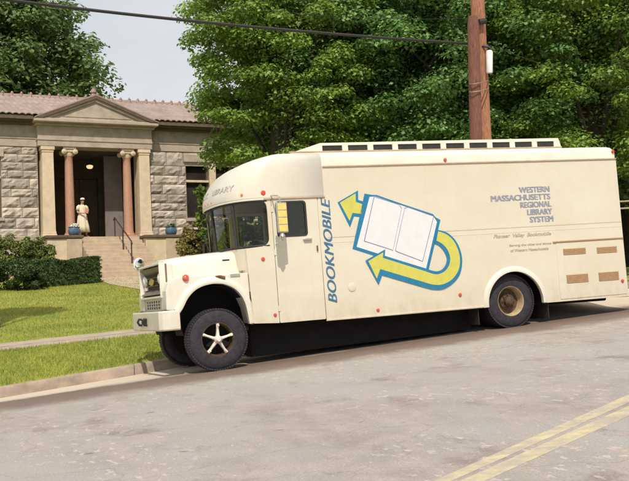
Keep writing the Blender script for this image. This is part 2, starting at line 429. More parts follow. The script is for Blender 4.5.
# kerb: stones butted end to end
kb = MB()
a = -40.0
rk = random.Random(3)
while a < 60:
    L_ = rk.uniform(1.6, 2.4); b_ = a + L_ - .012; j = rk.uniform(-.008, .008)
    secs = []
    for aa in (a, a + L_ * .33, a + L_ * .66, b_):
        zb = gz(aa, KW); zt = gz(aa, KW + .01)
        secs.append([Vector((*xy(aa, KW + dw + j), z)) for dw, z in ((0, zb - .25), (.0, zt - .035), (.012, zt - .008), (.035, zt + .004), (.15, zt + .006), (.165, zt - .02), (.165, zb - .25))])
    kb.loft(secs)
    a += L_
tag(kb.build('kerb', M['kerb'], smooth=True), kind='structure')

# double yellow line, laid where it runs diagonally across the road
def band(name, p0, p1, q0, q1, label):
    a0, a1, b0, b1 = [ground_hit(*p) for p in (p0, p1, q0, q1)]
    vs = []; n_ = 80
    for i in range(n_ + 1):
        t = -0.9 + 3.4 * i / n_
        for (s, e) in ((a0, a1), (b0, b1)):
            x = lerp(s.x, e.x, t); y = lerp(s.y, e.y, t); vs.append((x, y, gat(x, y) + .0012))
    fs = [(2 * i, 2 * i + 1, 2 * i + 3, 2 * i + 2) for i in range(n_)]
    me = bpy.data.meshes.new(name); me.from_pydata(vs, [], fs); me.update()
    o = link_mesh(name, me, M['paint']); tag(o, kind='structure'); return o
band('road_marking', (434.6, 481), (629, 394.6), (452, 481), (629, 402.5), '')
band('road_marking', (461, 481), (629, 406), (486, 481), (629, 416), '')

# ------------------------------------------------------------------ grass blades
def blades(name, regions, seed):
    rg = np.random.default_rng(seed); V = []; F = []
    for (a0, a1, w0, w1, cnt, h, wd) in regions:
        A = rg.uniform(a0, a1, cnt); W = rg.uniform(w0, w1, cnt)
        base = np.array([gpt(x, y) for x, y in zip(A, W)])
        th = rg.uniform(0, 6.283, cnt); hh = h * rg.uniform(.45, 1.15, cnt); lean = rg.normal(0, .35, (cnt, 2)) * hh[:, None]
        dx = np.stack([np.cos(th), np.sin(th), np.zeros(cnt)], 1) * (wd / 2)
        tip = base + np.concatenate([lean, hh[:, None]], 1)
        base[:, 2] -= .01
        V.append(np.stack([base - dx, base + dx, tip], 1).reshape(-1, 3))
    V = np.concatenate(V); k = len(V) // 3
    me = bpy.data.meshes.new(name); me.vertices.add(len(V)); me.vertices.foreach_set('co', V.ravel().astype(np.float32))
    me.loops.add(len(V)); me.loops.foreach_set('vertex_index', np.arange(len(V), dtype=np.int32))
    me.polygons.add(k); me.polygons.foreach_set('loop_start', np.arange(0, 3 * k, 3, dtype=np.int32)); me.polygons.foreach_set('loop_total', np.full(k, 3, dtype=np.int32))
    me.update(calc_edges=True)
    return link_mesh(name, me, M['blade'])
tag(blades('grass', [(-7.5, 2.5, KB + .02, 5.28, 42000, .065, .010), (2.5, 14, KB + .02, 5.28, 9000, .06, .014),
                     (-11, 6, 6.62, 14, 60000, .055, .014), (-13, 8, 14, 25, 60000, .055, .02)], 5), kind='stuff')

# ------------------------------------------------------------------ foliage
def leaf_mesh(name, C, RAD, per, size, m, parent, seed, flat=.5, up=.6, droop=.0):
    rg = np.random.default_rng(seed); C = np.array(C, float); RAD = np.array(RAD, float)
    k = len(C) * per; ci = np.repeat(np.arange(len(C)), per)
    d = rg.normal(size=(k, 3)); d /= np.linalg.norm(d, axis=1)[:, None]
    r = rg.uniform(0, 1, k) ** .45
    off = d * (r * RAD[ci])[:, None]; off[:, 2] *= flat
    if droop: off[:, 2] -= droop * (off[:, 0] ** 2 + off[:, 1] ** 2) / np.maximum(RAD[ci], .1)
    P = C[ci] + off
    nrm = rg.normal(size=(k, 3)); nrm /= np.linalg.norm(nrm, axis=1)[:, None]
    nrm = nrm * (1 - up) + np.array([0, 0, up]) + off / np.maximum(RAD[ci], .05)[:, None] * .5
    nrm /= np.linalg.norm(nrm, axis=1)[:, None]
    t = rg.normal(size=(k, 3)); t -= (t * nrm).sum(1)[:, None] * nrm; t /= np.linalg.norm(t, axis=1)[:, None]
    b = np.cross(nrm, t); s = (size * rg.uniform(.6, 1.3, k))[:, None]
    pts = [P - t * s * .5, P - b * s * .36 - t * s * .06 + nrm * s * .12, P + t * s * .62, P + b * s * .36 - t * s * .06 + nrm * s * .12]
    V = np.stack(pts, 1).reshape(-1, 3)
    me = bpy.data.meshes.new(name); me.vertices.add(len(V)); me.vertices.foreach_set('co', V.ravel().astype(np.float32))
    me.loops.add(len(V)); me.loops.foreach_set('vertex_index', np.arange(len(V), dtype=np.int32))
    me.polygons.add(k); me.polygons.foreach_set('loop_start', np.arange(0, 4 * k, 4, dtype=np.int32)); me.polygons.foreach_set('loop_total', np.full(k, 4, dtype=np.int32))
    me.update(calc_edges=True)
    return link_mesh(name, me, m, parent)
def tree(name, label, loc, trunk_h, cz, rx, rz, nclump, per, leaf, m, seed, clump=(.45, .95), lo=.55, group=None, fill=None, cat='tree', ry=None, flat=.45, lean=(0, 0)):
    """trunk with limbs reaching into a crown made of separate leaf sprays"""
    rg = random.Random(seed); ry = ry or rx
    e = empty(name, loc); tag(e, label, cat, group)
    tr = MB(); r0_ = max(.12, trunk_h * .05)
    base = Vector((0, 0, -.3)); top = Vector((lean[0] * .6, lean[1] * .6, cz + rz * .45))
    pts = [base + (top - base) * t + Vector((rg.uniform(-.1, .1), rg.uniform(-.1, .1), 0)) * (t > 0) for t in (0, .04, .2, .4, .6, .8, 1)]
    tr.tube(pts, [r0_ * 1.5, r0_ * 1.1, r0_, r0_ * .85, r0_ * .6, r0_ * .35, r0_ * .1], 10)
    C = []; Q = []
    for i in range(nclump):
        th = rg.uniform(0, 2 * math.pi); ph = math.asin(rg.uniform(-.75, 1)); rr = rg.uniform(lo, 1) ** .7
        wob = 1 + .22 * noise.noise(Vector((math.cos(th) * 1.3 + seed, math.sin(th) * 1.3, ph * 1.6)))
        c = Vector((rx * rr * wob * math.cos(ph) * math.cos(th) + lean[0], ry * rr * wob * math.cos(ph) * math.sin(th) + lean[1], cz + rz * rr * wob * math.sin(ph)))
        C.append(c); Q.append(rg.uniform(*clump))
    for i in range(0, min(nclump, 34)):
        c = C[i]; t = rg.uniform(.3, .8); s = base + (top - base) * t
        if c.z < s.z - .5: s = base + (top - base) * .3
        mid = (s + c) / 2 + Vector((0, 0, rg.uniform(.0, .35)))
        tr.tube([s, mid, c], [r0_ * .16, r0_ * .09, .01], 6, False)
    tr.build('trunk', M['bark'], e, smooth=True)
    if fill:
        cf = []
        for i in range(fill):
            v = Vector((rg.gauss(0, 1), rg.gauss(0, 1), rg.gauss(0, 1))).normalized() * rg.uniform(0, .75)
            cf.append(Vector((v.x * rx + lean[0], v.y * ry + lean[1], cz + v.z * rz)))
        C = C + cf; Q = Q + [clump[1] * 1.3] * fill
    leaf_mesh('crown', C, Q, per, leaf, m, e, seed, flat=flat, droop=.25)
    return e
def shrub(name, label, loc, blobs, per, leaf, m, seed, group=None, cat='shrub', up=.3, stems=5):
    """blobs: (x, y, z, r) lobes of leaves standing on short stems"""
    e = empty(name, loc); tag(e, label, cat, group); rg = random.Random(seed)
    C = []; Q = []
    for (x, y, z, r) in blobs:
        for k in range(26):
            v = Vector((rg.gauss(0, 1), rg.gauss(0, 1), rg.gauss(0, 1))).normalized() * r * rg.uniform(.45, 1.0)
            C.append((x + v.x, y + v.y, max(.08, z + v.z))); Q.append(r * rg.uniform(.2, .36))
    leaf_mesh('foliage', C, Q, per, leaf, m, e, seed, flat=.8, up=up)
    st = MB()
    for k in range(stems):
        x, y, z, r = blobs[k % len(blobs)]
        st.tube([(x * .6 + rg.uniform(-.1, .1), y * .6, -.2), (x * .8, y * .8, z * .5), (x + rg.uniform(-r, r) * .4, y, z + r * .3)], [.035, .025, .01], 6)
    st.build('stem', M['bark'], e)
    return e

# ------------------------------------------------------------------ the bookmobile
TM = Matrix(((T.x, N.x, B.x, ORG.x), (T.y, N.y, B.y, ORG.y), (T.z, N.z, B.z, ORG.z), (0, 0, 0, 1)))
bus = empty('bookmobile', mat=TM)
tag(bus, 'cream bookmobile van with blue and yellow book logo parked at the kerb', 'bookmobile')
WD = 2.3; MID = WD / 2
def flip(loop): return loop
# side panel behind the door (near side carries the wheel arch on both sides)
def side_outline():
    ar = arc(5.43, .66, .565, 180, 0, 26)
    return [(1.862, .63)] + [(4.862, .625)] + ar + [(6.0, .62), (7.83, .612), (7.83, 3.16), (1.972, 3.16), (1.972, 2.664), (1.862, 2.664)]
def cowl_outline():
    win = [(1.052, 2.655), (.90, 2.655)] + arc(.86, 2.535, .12, 70, 0, 5) + [(.985, 2.45), (.985, 2.06)] + arc(.87, 2.03, .115, 0, -80, 6) + [(.86, 1.905), (.585, 1.885)]
    return [(.625, .69), (1.052, .665)] + win
for near in (True, False):
    y = 0.0 if near else WD - .03
    plate('side_panel', [side_outline()], M['side'], bus, y, .03)
    plate('cowl_panel', [cowl_outline()], M['side'], bus, y, .03)
    dw = rrect(1.14, 1.63, 2.055, 2.60, .05, rs=(.05, .07, .07, .03))
    door = plate('door', [rrect(1.062, 1.852, .665, 2.655, .02), dw], M['side'], bus, y - .002 if near else y + .002, .03)
    gk = plate('window_seal', [rrect(1.120, 1.650, 2.035, 2.62, .06), rrect(1.150, 1.620, 2.065, 2.59, .05)], M['rubber'], door, -.007 if near else WD - .005, .012)
    plate('pane', [rrect(1.145, 1.625, 2.06, 2.595, .05)], M['glass'], door, .012 if near else WD - .02, .004)
    sy = -1 if near else 1; yb = 0 if near else WD
    h = MB().box(1.56, 1.70, min(yb + sy * .012, yb + sy * .045), max(yb + sy * .012, yb + sy * .045), 1.965, 1.995)
    h.tube([(1.57, yb, 1.98), (1.57, yb + sy * .03, 1.98)], .018, 8); h.tube([(1.69, yb, 1.98), (1.69, yb + sy * .03, 1.98)], .018, 8)
    h.build('handle', M['chrome'], door, bevel=.006)
    # seam between side sheets, drip rail, sill rail
    for (x0, x1, z0, z1, t) in ((1.99, 7.83, 3.15, 3.175, .018), (.93, 1.99, 2.655, 2.675, .022)):
        b = MB().box(x0, x1, min(yb, yb + sy * t), max(yb, yb + sy * t), z0, z1); b.build('drip_rail', M['seam'], bus, bevel=.004)
    for zc in (1.985, 1.90):
        MB().box(1.99, 7.82, min(yb, yb + sy * .003), max(yb, yb + sy * .003), zc, zc + .006).build('panel_seam', M['seam'] if zc > 1.9 else M['side'], bus)
    MB().box(1.875, 4.86, min(yb, yb + sy * .012), max(yb, yb + sy * .012), .632, .66).build('sill_rail', M['side'], bus, bevel=.005)
    # arch lip
    lip = MB()
    rings = []
    for k in range(25):
        a_ = R(lerp(183, -3, k / 24)); c_, s_ = math.cos(a_), math.sin(a_)
        rings.append([Vector((5.43 + c_ * rr, yb + sy * t, .66 + s_ * rr)) for rr, t in ((.555, -.03), (.555, .035), (.585, .04), (.63, .022), (.65, 0.001), (.63, -.02))])
    lip.loft(rings); lip.build('arch_lip', M['cap'], bus, smooth=True)
# rear lower compartment hatch with four louvred vents
hatch = plate('engine_hatch', [rrect(6.36, 7.80, .66, 1.665, .02)], M['side'], bus, -.008, .012, bevel=.003)
MB().box(6.30, 7.82, -.022, -.001, 1.675, 1.70).build('rain_strip', M['vent'], hatch, bevel=.004)
for (x0, x1, z0, z1) in ((6.50, 6.98, 1.445, 1.555), (7.22, 7.66, 1.435, 1.545), (6.52, 6.98, .935, 1.085), (7.21, 7.65, .93, 1.085)):
    v = MB().box(x0, x1, -.013, -.008, z0, z1)
    nl = max(3, int((z1 - z0) / .022))
    for k in range(nl):
        zz = lerp(z0, z1, (k + .5) / nl); v.add([(x0 + .01, -.013, zz + .007), (x1 - .01, -.013, zz + .007), (x1 - .01, -.021, zz - .006), (x0 + .01, -.021, zz - .006), (x0 + .01, -.013, zz - .008), (x1 - .01, -.013, zz - .008)], [(0, 1, 2, 3), (3, 2, 5, 4), (0, 3, 4), (1, 5, 2)])
    v.build('vent', M['vent'], hatch)
# roof shell
def roofprof(z_end=0.0):
    half = [(0, 3.16), (0, 3.29), (.008, 3.33), (.03, 3.365), (.08, 3.392), (.3, 3.43), (.6, 3.465), (.9, 3.49)]
    return half + [(MID, 3.495)] + [(WD - y, z) for y, z in reversed(half)]
rf = MB(); rings = []
for (x, k) in ((1.972, 0), (4.0, 0), (6.0, 0), (7.70, 0), (7.78, .012), (7.82, .035), (7.835, .08)):
    rings.append([Vector((x, lerp(y, MID, k * .5) if k else y, z - k * (1.0 if z > 3.3 else .3))) for y, z in roofprof()])
rf.loft(rings, True, False); rf.build('roof', M['roof'], bus, smooth=True)
# rear wall with double doors
rw = MB().box(7.805, 7.835, .032, WD - .032, .612, 3.30).build('rear_wall', M['side'], bus)
MB().box(7.836, 7.85, .35, MID - .01, .75, 2.9).box(7.836, 7.85, MID + .01, WD - .35, .75, 2.9).build('rear_door', M['side'], bus, bevel=.004)
MB().box(7.84, 8.0, .05, WD - .05, .60, .74).build('rear_bumper', M['hood'], bus, bevel=.015)
# front outline: superellipse corner
def outline(sf, inset, s_end, side_s=.97, n=26, s_cut=None, p=2.7):
    """from the near side, round the nose, to the far side"""
    W2 = MID - inset; pts = [(s_end, inset)]
    for k in range(n + 1):
        t = math.pi * (k / n); c = math.cos(t); s = math.sin(t)
        yy = MID - W2 * (abs(c) ** (2 / p)) * (1 if c > 0 else -1)
        ss = side_s - (side_s - sf) * (abs(s) ** (2 / 2.2))
        pts.append((ss, yy))
    pts.append((s_end, WD - inset)); return pts
cap = MB(); lv = [(2.655, .335, .0, .95), (2.70, .325, 0, .95), (2.8, .335, 0, .95), (2.95, .39, 0, .97), (3.10, .49, .0, 1.0), (3.22, .62, .0, 1.05), (3.29, .735, .003, 1.1), (3.33, .83, .01, 1.15), (3.365, .94, .032, 1.22), (3.392, 1.05, .08, 1.3), (3.43, 1.24, .30, 1.45), (3.465, 1.46, .60, 1.62), (3.49, 1.70, .90, 1.8), (3.495, 1.85, 1.12, 1.9)]
rings = [[Vector((s, y, z)) for s, y in outline(sf, ins, 1.972, ss)] for z, sf, ins, ss in lv]
cap.loft(rings, False, False)
cp = cap.build('front_cap', M['cap'], bus, smooth=True, fix=False)
md = cp.modifiers.new('Solid', 'SOLIDIFY'); md.thickness = .02; md.offset = 0
# moulding round the lower edge of the cap and the seams on it
def along(z, off, s0=None, sf=.335, ss=.95, ins=0):
    return [Vector((s, y, z)) for s, y in outline(sf - off, ins - off, 1.05, ss)]
MBx = MB().tube(along(2.66, .006), .014, 6); MBx.build('visor_moulding', M['hood'], bus, smooth=True)
sm = MB(); sm.tube([(1.972, -.002, 2.66), (1.972, -.002, 3.16)], .007, 5); sm.build('cap_seam', M['seam'], bus)
# windshield band, seals, pillars
ws0 = outline(.41, .015, .985, .95)[1:-1]; ws1 = outline(.37, .012, .985, .95)[1:-1]
ws0 = [(.985, .015)] + ws0 + [(.985, WD - .015)]; ws1 = [(.985, .012)] + ws1 + [(.985, WD - .012)]
g = MB().loft([[Vector((s, y, 1.90)) for s, y in ws0], [Vector((s, y, 2.65)) for s, y in ws1]], False, False)
wsh = g.build('windshield', M['glass'], bus, smooth=True, fix=False)
MB().tube([Vector((s, y, 1.915)) for s, y in ws0], .022, 6).tube([Vector((s, y, 2.635)) for s, y in ws1], .020, 6).build('window_seal', M['rubber'], wsh, smooth=True)
for yy in (MID, .33, WD - .33):
    s0 = min(ws0, key=lambda q: abs(q[1] - yy)); s1 = min(ws1, key=lambda q: abs(q[1] - yy))
    w_ = .025 if yy == MID else .032
    MB().tube([(s0[0] - .004, yy, 1.9), (s1[0] - .004, yy, 2.65)], w_, 8).build('pillar', M['rubber'], wsh)
for yy, tl in ((.55, .5), (1.45, .5)):
    wp = MB(); s0 = min(ws0, key=lambda q: abs(q[1] - yy)); wp.tube([(s0[0] - .02, yy, 1.92), (s0[0] - .05, yy + .1, 2.0), (s0[0] - .035, yy + .35, 2.25)], .008, 5)
    wp.build('wiper', M['black'], wsh)
# cowl shelf under the windshield
cs = MB(); rings = []
for z, off, ss in ((1.55, .09, .80), (1.70, .05, .86), (1.82, .02, .93), (1.895, -.005, .97), (1.905, .03, 1.0)):
    rings.append([Vector((max(s, .42), y, z)) for s, y in outline(.40 + off, max(0.001, off * .35), 1.03, ss)])
cs.loft(rings, True, False); cs.build('cowl', M['side'], bus, smooth=True)
MB().box(.606, .64, .032, WD - .032, 1.2, 1.88).build('firewall', M['hood'], bus)
# hood
hd = MB(); rings = []
for x, zt, yi in ((.60, 1.885, .40), (.2, 1.868, .41), (-.3, 1.83, .43), (-.55, 1.80, .46), (-.64, 1.785, .47)):
    w2 = MID - yi
    pr = [(yi - .01, 1.46), (yi - .008, 1.60), (yi - .004, zt - .10), (yi + .012, zt - .045), (yi + .05, zt - .012), (yi + .16, zt + .006), (MID - .28, zt + .012), (MID - .20, zt + .03), (MID, zt + .038)]
    pr = pr + [(WD - y, z) for y, z in reversed(pr[:-1])]
    rings.append([Vector((x, y, z)) for y, z in pr])
hd.loft(rings, True, False); hood = hd.build('hood', M['hood'], bus, smooth=True)
for yy in (.425, WD - .425):
    s = 1 if yy < 1 else -1
    MB().box(.29, .41, min(yy - s * .03, yy), max(yy - s * .03, yy), 1.728, 1.752).build('hood_latch', M['black'], hood, bevel=.006)
# fenders
def fender_outline():
    o = [(.645, .68), (.605, 1.0), (.60, 1.50)]
    o += [(.2, 1.51), (-.40, 1.515), (-.60, 1.49), (-.70, 1.42), (-.745, 1.30), (-.752, 1.00), (-.60, .975)]
    o += [(-.52, 1.0), (-.475, 1.12), (-.36, 1.25), (-.20, 1.33), (.02, 1.365), (.20, 1.345), (.36, 1.265), (.47, 1.13), (.54, .95), (.585, .68)]
    return o
for near in (True, False):
    y0, y1 = (.035, .44) if near else (WD - .44, WD - .035)
    f_ = plate('fender', [fender_outline()], M['hood'], bus, y0, y1 - y0, bevel=.045)
    f_.modifiers[0].segments = 4
    for p in f_.data.polygons: p.use_smooth = False
    sy = -1 if near else 1; yb = .035 if near else WD - .035
    path = [(-.60, .985), (-.545, 1.06), (-.46, 1.20), (-.33, 1.325), (-.16, 1.40), (.03, 1.425), (.21, 1.40), (.38, 1.315), (.50, 1.18), (.575, .99), (.615, .70)]
    path = smooth(path, (0, len(path) - 1), False, 4); fl = MB(); rings = []
    for i, (x, z) in enumerate(path):
        x0, z0 = path[max(i - 1, 0)]; x1, z1 = path[min(i + 1, len(path) - 1)]
        d = Vector((x1 - x0, z1 - z0)).normalized(); nx, nz = -d.y, d.x
        rings.append([Vector((x + nx * r_, yb + sy * t_, z + nz * r_)) for r_, t_ in ((.05, -.02), (.045, .012), (.01, .035), (-.035, .045), (-.06, .035), (-.06, -.06))])
    fl.loft(rings); fl.build('flare', M['hood'], f_, smooth=True)
    # orange turn lamp on the shoulder of the fender, badge and handle
    ys = .03 if near else WD - .03
    lm = MB().lathe([(.0, 0), (.05, 0), (.055, .02), (.045, .05), (.02, .065)], (-.42, ys + .02 * (1 if near else -1), 1.475), (0, sy * .9, .45), 16); lm.build('turn_lamp', M['red'], f_, smooth=True)
    if near:
        MB().box(.30, .46, .02, .036, 1.455, 1.50).build('badge', M['chrome'], f_, bevel=.004)
        MB().tube([(.06, .03, 1.475), (.12, .0, 1.47), (.2, .01, 1.44)], [.012, .022, .03], 8).build('fender_handle', M['rust'], f_, smooth=True)
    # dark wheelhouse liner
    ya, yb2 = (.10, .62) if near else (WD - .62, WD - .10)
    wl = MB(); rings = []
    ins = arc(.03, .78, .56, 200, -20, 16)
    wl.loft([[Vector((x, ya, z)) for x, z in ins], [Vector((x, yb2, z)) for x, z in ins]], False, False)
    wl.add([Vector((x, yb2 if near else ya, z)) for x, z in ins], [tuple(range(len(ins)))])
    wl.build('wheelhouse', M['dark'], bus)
# grille: white surround, bronze face, bars, emblem, lamps
gx = -.675
gr = plate('grille', [[(.30, 1.20), (2.0, 1.20), (2.0, 1.765), (.30, 1.765)], [(.338, 1.238), (1.962, 1.238), (1.962, 1.728), (.338, 1.728)]], M['hood'], bus, mapf=lambda x, z, t: (gx - .05 + t, x, z), th=.10, bevel=.012)
gf = MB().box(gx - .005, gx + .03, .32, 1.98, 1.22, 1.74)
gf.add([(gx - .098, .362, 1.70), (gx - .098, 1.938, 1.70), (gx - .02, 1.90, 1.625), (gx - .02, .40, 1.625)], [(0, 1, 2, 3)])
gf.add([(gx - .098, .362, 1.266), (gx - .098, 1.938, 1.266), (gx - .02, 1.90, 1.34), (gx - .02, .40, 1.34)], [(0, 3, 2, 1)])
gf.build('grille_face', M['grille'], gr, fix=False)
ins = MB().box(gx - .022, gx - .006, .72, 1.58, 1.35, 1.615); ins.build('radiator_screen', M['black'], gr)
br = MB()
for z in (1.415, 1.48, 1.545): br.box(gx - .045, gx - .024, .70, 1.60, z - .006, z + .006)
for k in range(9): yy = lerp(.75, 1.55, k / 8); br.box(gx - .038, gx - .024, yy - .005, yy + .005, 1.36, 1.61)
br.build('grille_bar', M['grille'], gr)
bt = plate('emblem', [[(1.0, 1.445), (1.05, 1.445), (1.06, 1.425), (1.24, 1.425), (1.25, 1.445), (1.36, 1.445), (1.30, 1.515), (1.25, 1.515), (1.24, 1.535), (1.06, 1.535), (1.05, 1.515), (.94, 1.515)]], M['gold'], gr, mapf=lambda x, z, t: (gx - .055 + t, x, z), th=.02, bevel=.004)
for yy in (.54, WD - .54):
    hl = MB().lathe([(.098, .0), (.098, -.03), (.088, -.045), (.0, -.045)], (gx - .01, yy, 1.515), (1, 0, 0), 24); hl = hl.build('headlight', M['chrome'], gr, smooth=True)
    MB().lathe([(.084, -.046), (.07, -.06), (.035, -.07), (.0, -.073)], (gx - .01, yy, 1.515), (1, 0, 0), 24, False).build('lens', M['lens'], hl, smooth=True)
    MB().box(gx - .04, gx - .006, yy - .10, yy + .10, 1.35, 1.405).build('park_lamp', M['lens'], gr, bevel=.01)
MB().box(-.672, -.55, .32, 1.98, 1.18, 1.74).build('nose', M['hood'], bus, bevel=.02)
# apron with two rows of slots, bumper with returns, tow hooks
sl = [[(.32, 1.0), (1.98, 1.0), (1.98, 1.198), (.32, 1.198)]]
for z in (1.035, 1.085, 1.135):
    for k in range(7): y_ = .52 + k * .185; sl.append([(y_, z - .004), (y_ + .15, z - .004), (y_ + .15, z + .034), (y_, z + .034)])
plate('apron', sl, M['hood'], bus, mapf=lambda x, z, t: (-.70 + t, x, z), th=.03)
MB().box(-.68, -.67, .4, 1.9, .98, 1.19).build('apron_backing', M['rust'], bus)
bp = MB(); o_ = [(-.56, -.015), (-.83, -.015), (-.885, .05), (-.885, WD - .05), (-.83, WD + .015), (-.56, WD + .015)]
i_ = [(-.56, .015), (-.815, .015), (-.85, .065), (-.85, WD - .065), (-.815, WD - .015), (-.56, WD - .015)]
rings = []
for (ox, oy), (ix, iy) in zip(o_, i_):
    rings.append([Vector((ox, oy, .71)), Vector((ox - .0, oy, .98)), Vector((lerp(ox, ix, .5), lerp(oy, iy, .5), 1.0)), Vector((ix, iy, .98)), Vector((ix, iy, .69)), Vector((lerp(ox, ix, .5), lerp(oy, iy, .5), .685))])
bp.loft(rings); bump = bp.build('bumper', M['hood'], bus, bevel=.008)
for yy in (.98, 1.42):
    MB().tube([(-.86, yy, .78), (-.93, yy, .79), (-.955, yy, .84), (-.93, yy, .885), (-.89, yy, .88)], .02, 8).build('tow_hook', M['black'], bump, smooth=True)
MB().box(-.898, -.886, 1.0, 1.38, .80, .88).build('plate_bracket', M['black'], bump)
for y in (.06, WD - .17): MB().box(-.86, -.6, y, y + .11, .93, 1.0).build('bumper_bracket', M['dark'], bump)
# wheels
def wheel(x, z, y, sy, spokes, rad=.5, wd=.27):
    """y: outer face of the tyre; sy: +1 when the wheel body lies towards +y"""
    t = MB(); h = wd / 2; c = (x, y, z); ax = (0, sy, 0)
    pr = [(.262, .035), (.28, .008), (.36, -.004), (.43, .008), (.465, .022), (.487, .045), (.497, .07), (.5, wd / 2), (.497, wd - .07), (.487, wd - .045), (.43, wd - .008), (.36, wd + .004), (.262, wd - .03)]
    pr = [(r * rad / .5, d) for r, d in pr]
    t.lathe(pr, c, ax, 64, False)
    for k in range(72):                       # shoulder lugs
        a_ = 2 * math.pi * k / 72
        for d0, d1 in ((.014, .10), (wd - .10, wd - .014)):
            m = Matrix.Translation(Vector(c)) @ Matrix.Rotation(a_, 4, 'Y')
            t.box(-.0165, .0165, sy * d0, sy * d1, .474 * rad / .5, .5008 * rad / .5, m)
    ty = t.build('tyre', M['tyre'], None, smooth=True)
    rm = MB(); pr = [(.272, .03), (.276, .012), (.258, .012), (.246, .03), (.236, .10), (.222, .15), (.222, wd - .03), (.262, wd - .02)] if not spokes else [(.272, .03), (.276, .016), (.26, .014), (.25, .03), (.243, .05), (.235, .10), (.235, wd - .03), (.262, wd - .02)]
    rm.lathe(pr, c, ax, 48, False); rim = rm.build('rim', M['rimdark'] if spokes else M['rim'], None, smooth=True)
    md = rim.modifiers.new('S', 'SOLIDIFY'); md.thickness = .006
    parts = [ty, rim]
    dk = MB().lathe([(.0, wd * .8), (.23, wd * .8)], c, ax, 32, False).lathe([(0, wd * .82), (.30, wd * .98), (.30, wd + .012), (0, wd + .012)], c, ax, 32, False); parts.append(dk.build('brake_drum', M['dark'], None))
    hb = MB()
    if spokes:
        for k in range(5):
            a_ = 2 * math.pi * k / 5 + R(4)
            m = Matrix.Translation(Vector(c)) @ Matrix.Rotation(a_, 4, 'Y')
            def P(px_, d, pz): return m @ Vector((px_, sy * d, pz))
            rings = []
            for pz, hw, d0, d1 in ((.04, .028, -.0, .08), (.10, .021, .005, .07), (.18, .017, .015, .07), (.235, .024, .02, .07), (.256, .028, .022, .06)):
                rings.append([P(-hw, d1, pz), P(-hw, d0 + .012, pz), P(-hw * .5, d0, pz), P(hw * .5, d0, pz), P(hw, d0 + .012, pz), P(hw, d1, pz)])
            hb.loft(rings)
            q = P(0, .005, .222); hb.tube([q, q + Vector((0, -sy * .03, 0))], .014, 6)
        hb.lathe([(.062, .06), (.062, -.01), (.045, -.03), (.03, -.06), (0, -.062)], c, ax, 20)
        parts.append(hb.build('hub', M['spoke'], None, smooth=True))
    else:
        hb.lathe([(.222, .17), (.15, .165), (.14, .13), (.085, .12), (.08, .05), (.05, .02), (0, .015)], c, ax, 28)
        for k in range(8):
            a_ = 2 * math.pi * k / 8; q = Vector(c) + Vector((math.cos(a_) * .115, sy * .125, math.sin(a_) * .115)); hb.tube([q, q + Vector((0, -sy * .03, 0))], .012, 6)
        parts.append(hb.build('hub', M['hubdark'], None, smooth=True))
    w = bpy.data.objects.new('wheel', None); COL.objects.link(w); w.parent = bus
    for p in parts: p.parent = w
    return w
wheel(.036, .488, .045, 1, True, .488)
wheel(.036, .488, WD - .045, -1, True, .488)
for y, sy in ((.09, 1), (.40, 1), (WD - .09, -1), (WD - .40, -1)): wheel(5.40, .70, y, sy, False, .475)
# chassis under the body
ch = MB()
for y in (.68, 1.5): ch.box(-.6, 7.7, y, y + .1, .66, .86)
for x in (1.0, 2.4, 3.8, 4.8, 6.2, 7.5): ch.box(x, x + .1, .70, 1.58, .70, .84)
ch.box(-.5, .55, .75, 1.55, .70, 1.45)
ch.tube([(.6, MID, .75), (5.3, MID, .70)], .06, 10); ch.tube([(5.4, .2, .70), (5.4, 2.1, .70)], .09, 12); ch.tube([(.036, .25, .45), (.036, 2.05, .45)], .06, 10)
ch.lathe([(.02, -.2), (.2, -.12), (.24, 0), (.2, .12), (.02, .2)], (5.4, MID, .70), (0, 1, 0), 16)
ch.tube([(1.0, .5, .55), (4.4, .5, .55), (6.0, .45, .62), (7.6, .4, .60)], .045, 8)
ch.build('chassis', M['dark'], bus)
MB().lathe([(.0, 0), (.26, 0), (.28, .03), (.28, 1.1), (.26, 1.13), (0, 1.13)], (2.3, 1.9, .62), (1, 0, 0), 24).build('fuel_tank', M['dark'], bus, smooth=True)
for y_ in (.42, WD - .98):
    MB().add([(x, y, z) for y in (y_, y_ + .34) for x, z in ((.68, .70), (.68, .14), (4.72, .26), (4.72, .70))], [(0, 1, 2, 3), (7, 6, 5, 4), (0, 4, 5, 1), (1, 5, 6, 2), (2, 6, 7, 3), (3, 7, 4, 0)]).build('underbody_shade_box', M['dark'], bus)  # added black boxes, standing in for the deep shade between the wheels
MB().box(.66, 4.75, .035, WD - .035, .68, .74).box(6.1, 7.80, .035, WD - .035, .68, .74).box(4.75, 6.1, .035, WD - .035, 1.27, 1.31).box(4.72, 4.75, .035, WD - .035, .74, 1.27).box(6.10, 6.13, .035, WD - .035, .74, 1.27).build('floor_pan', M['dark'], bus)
for x in (4.70, 6.12): MB().box(x, x + .012, .06, .66, .34, .80).build('mud_flap', M['rubber'], bus)
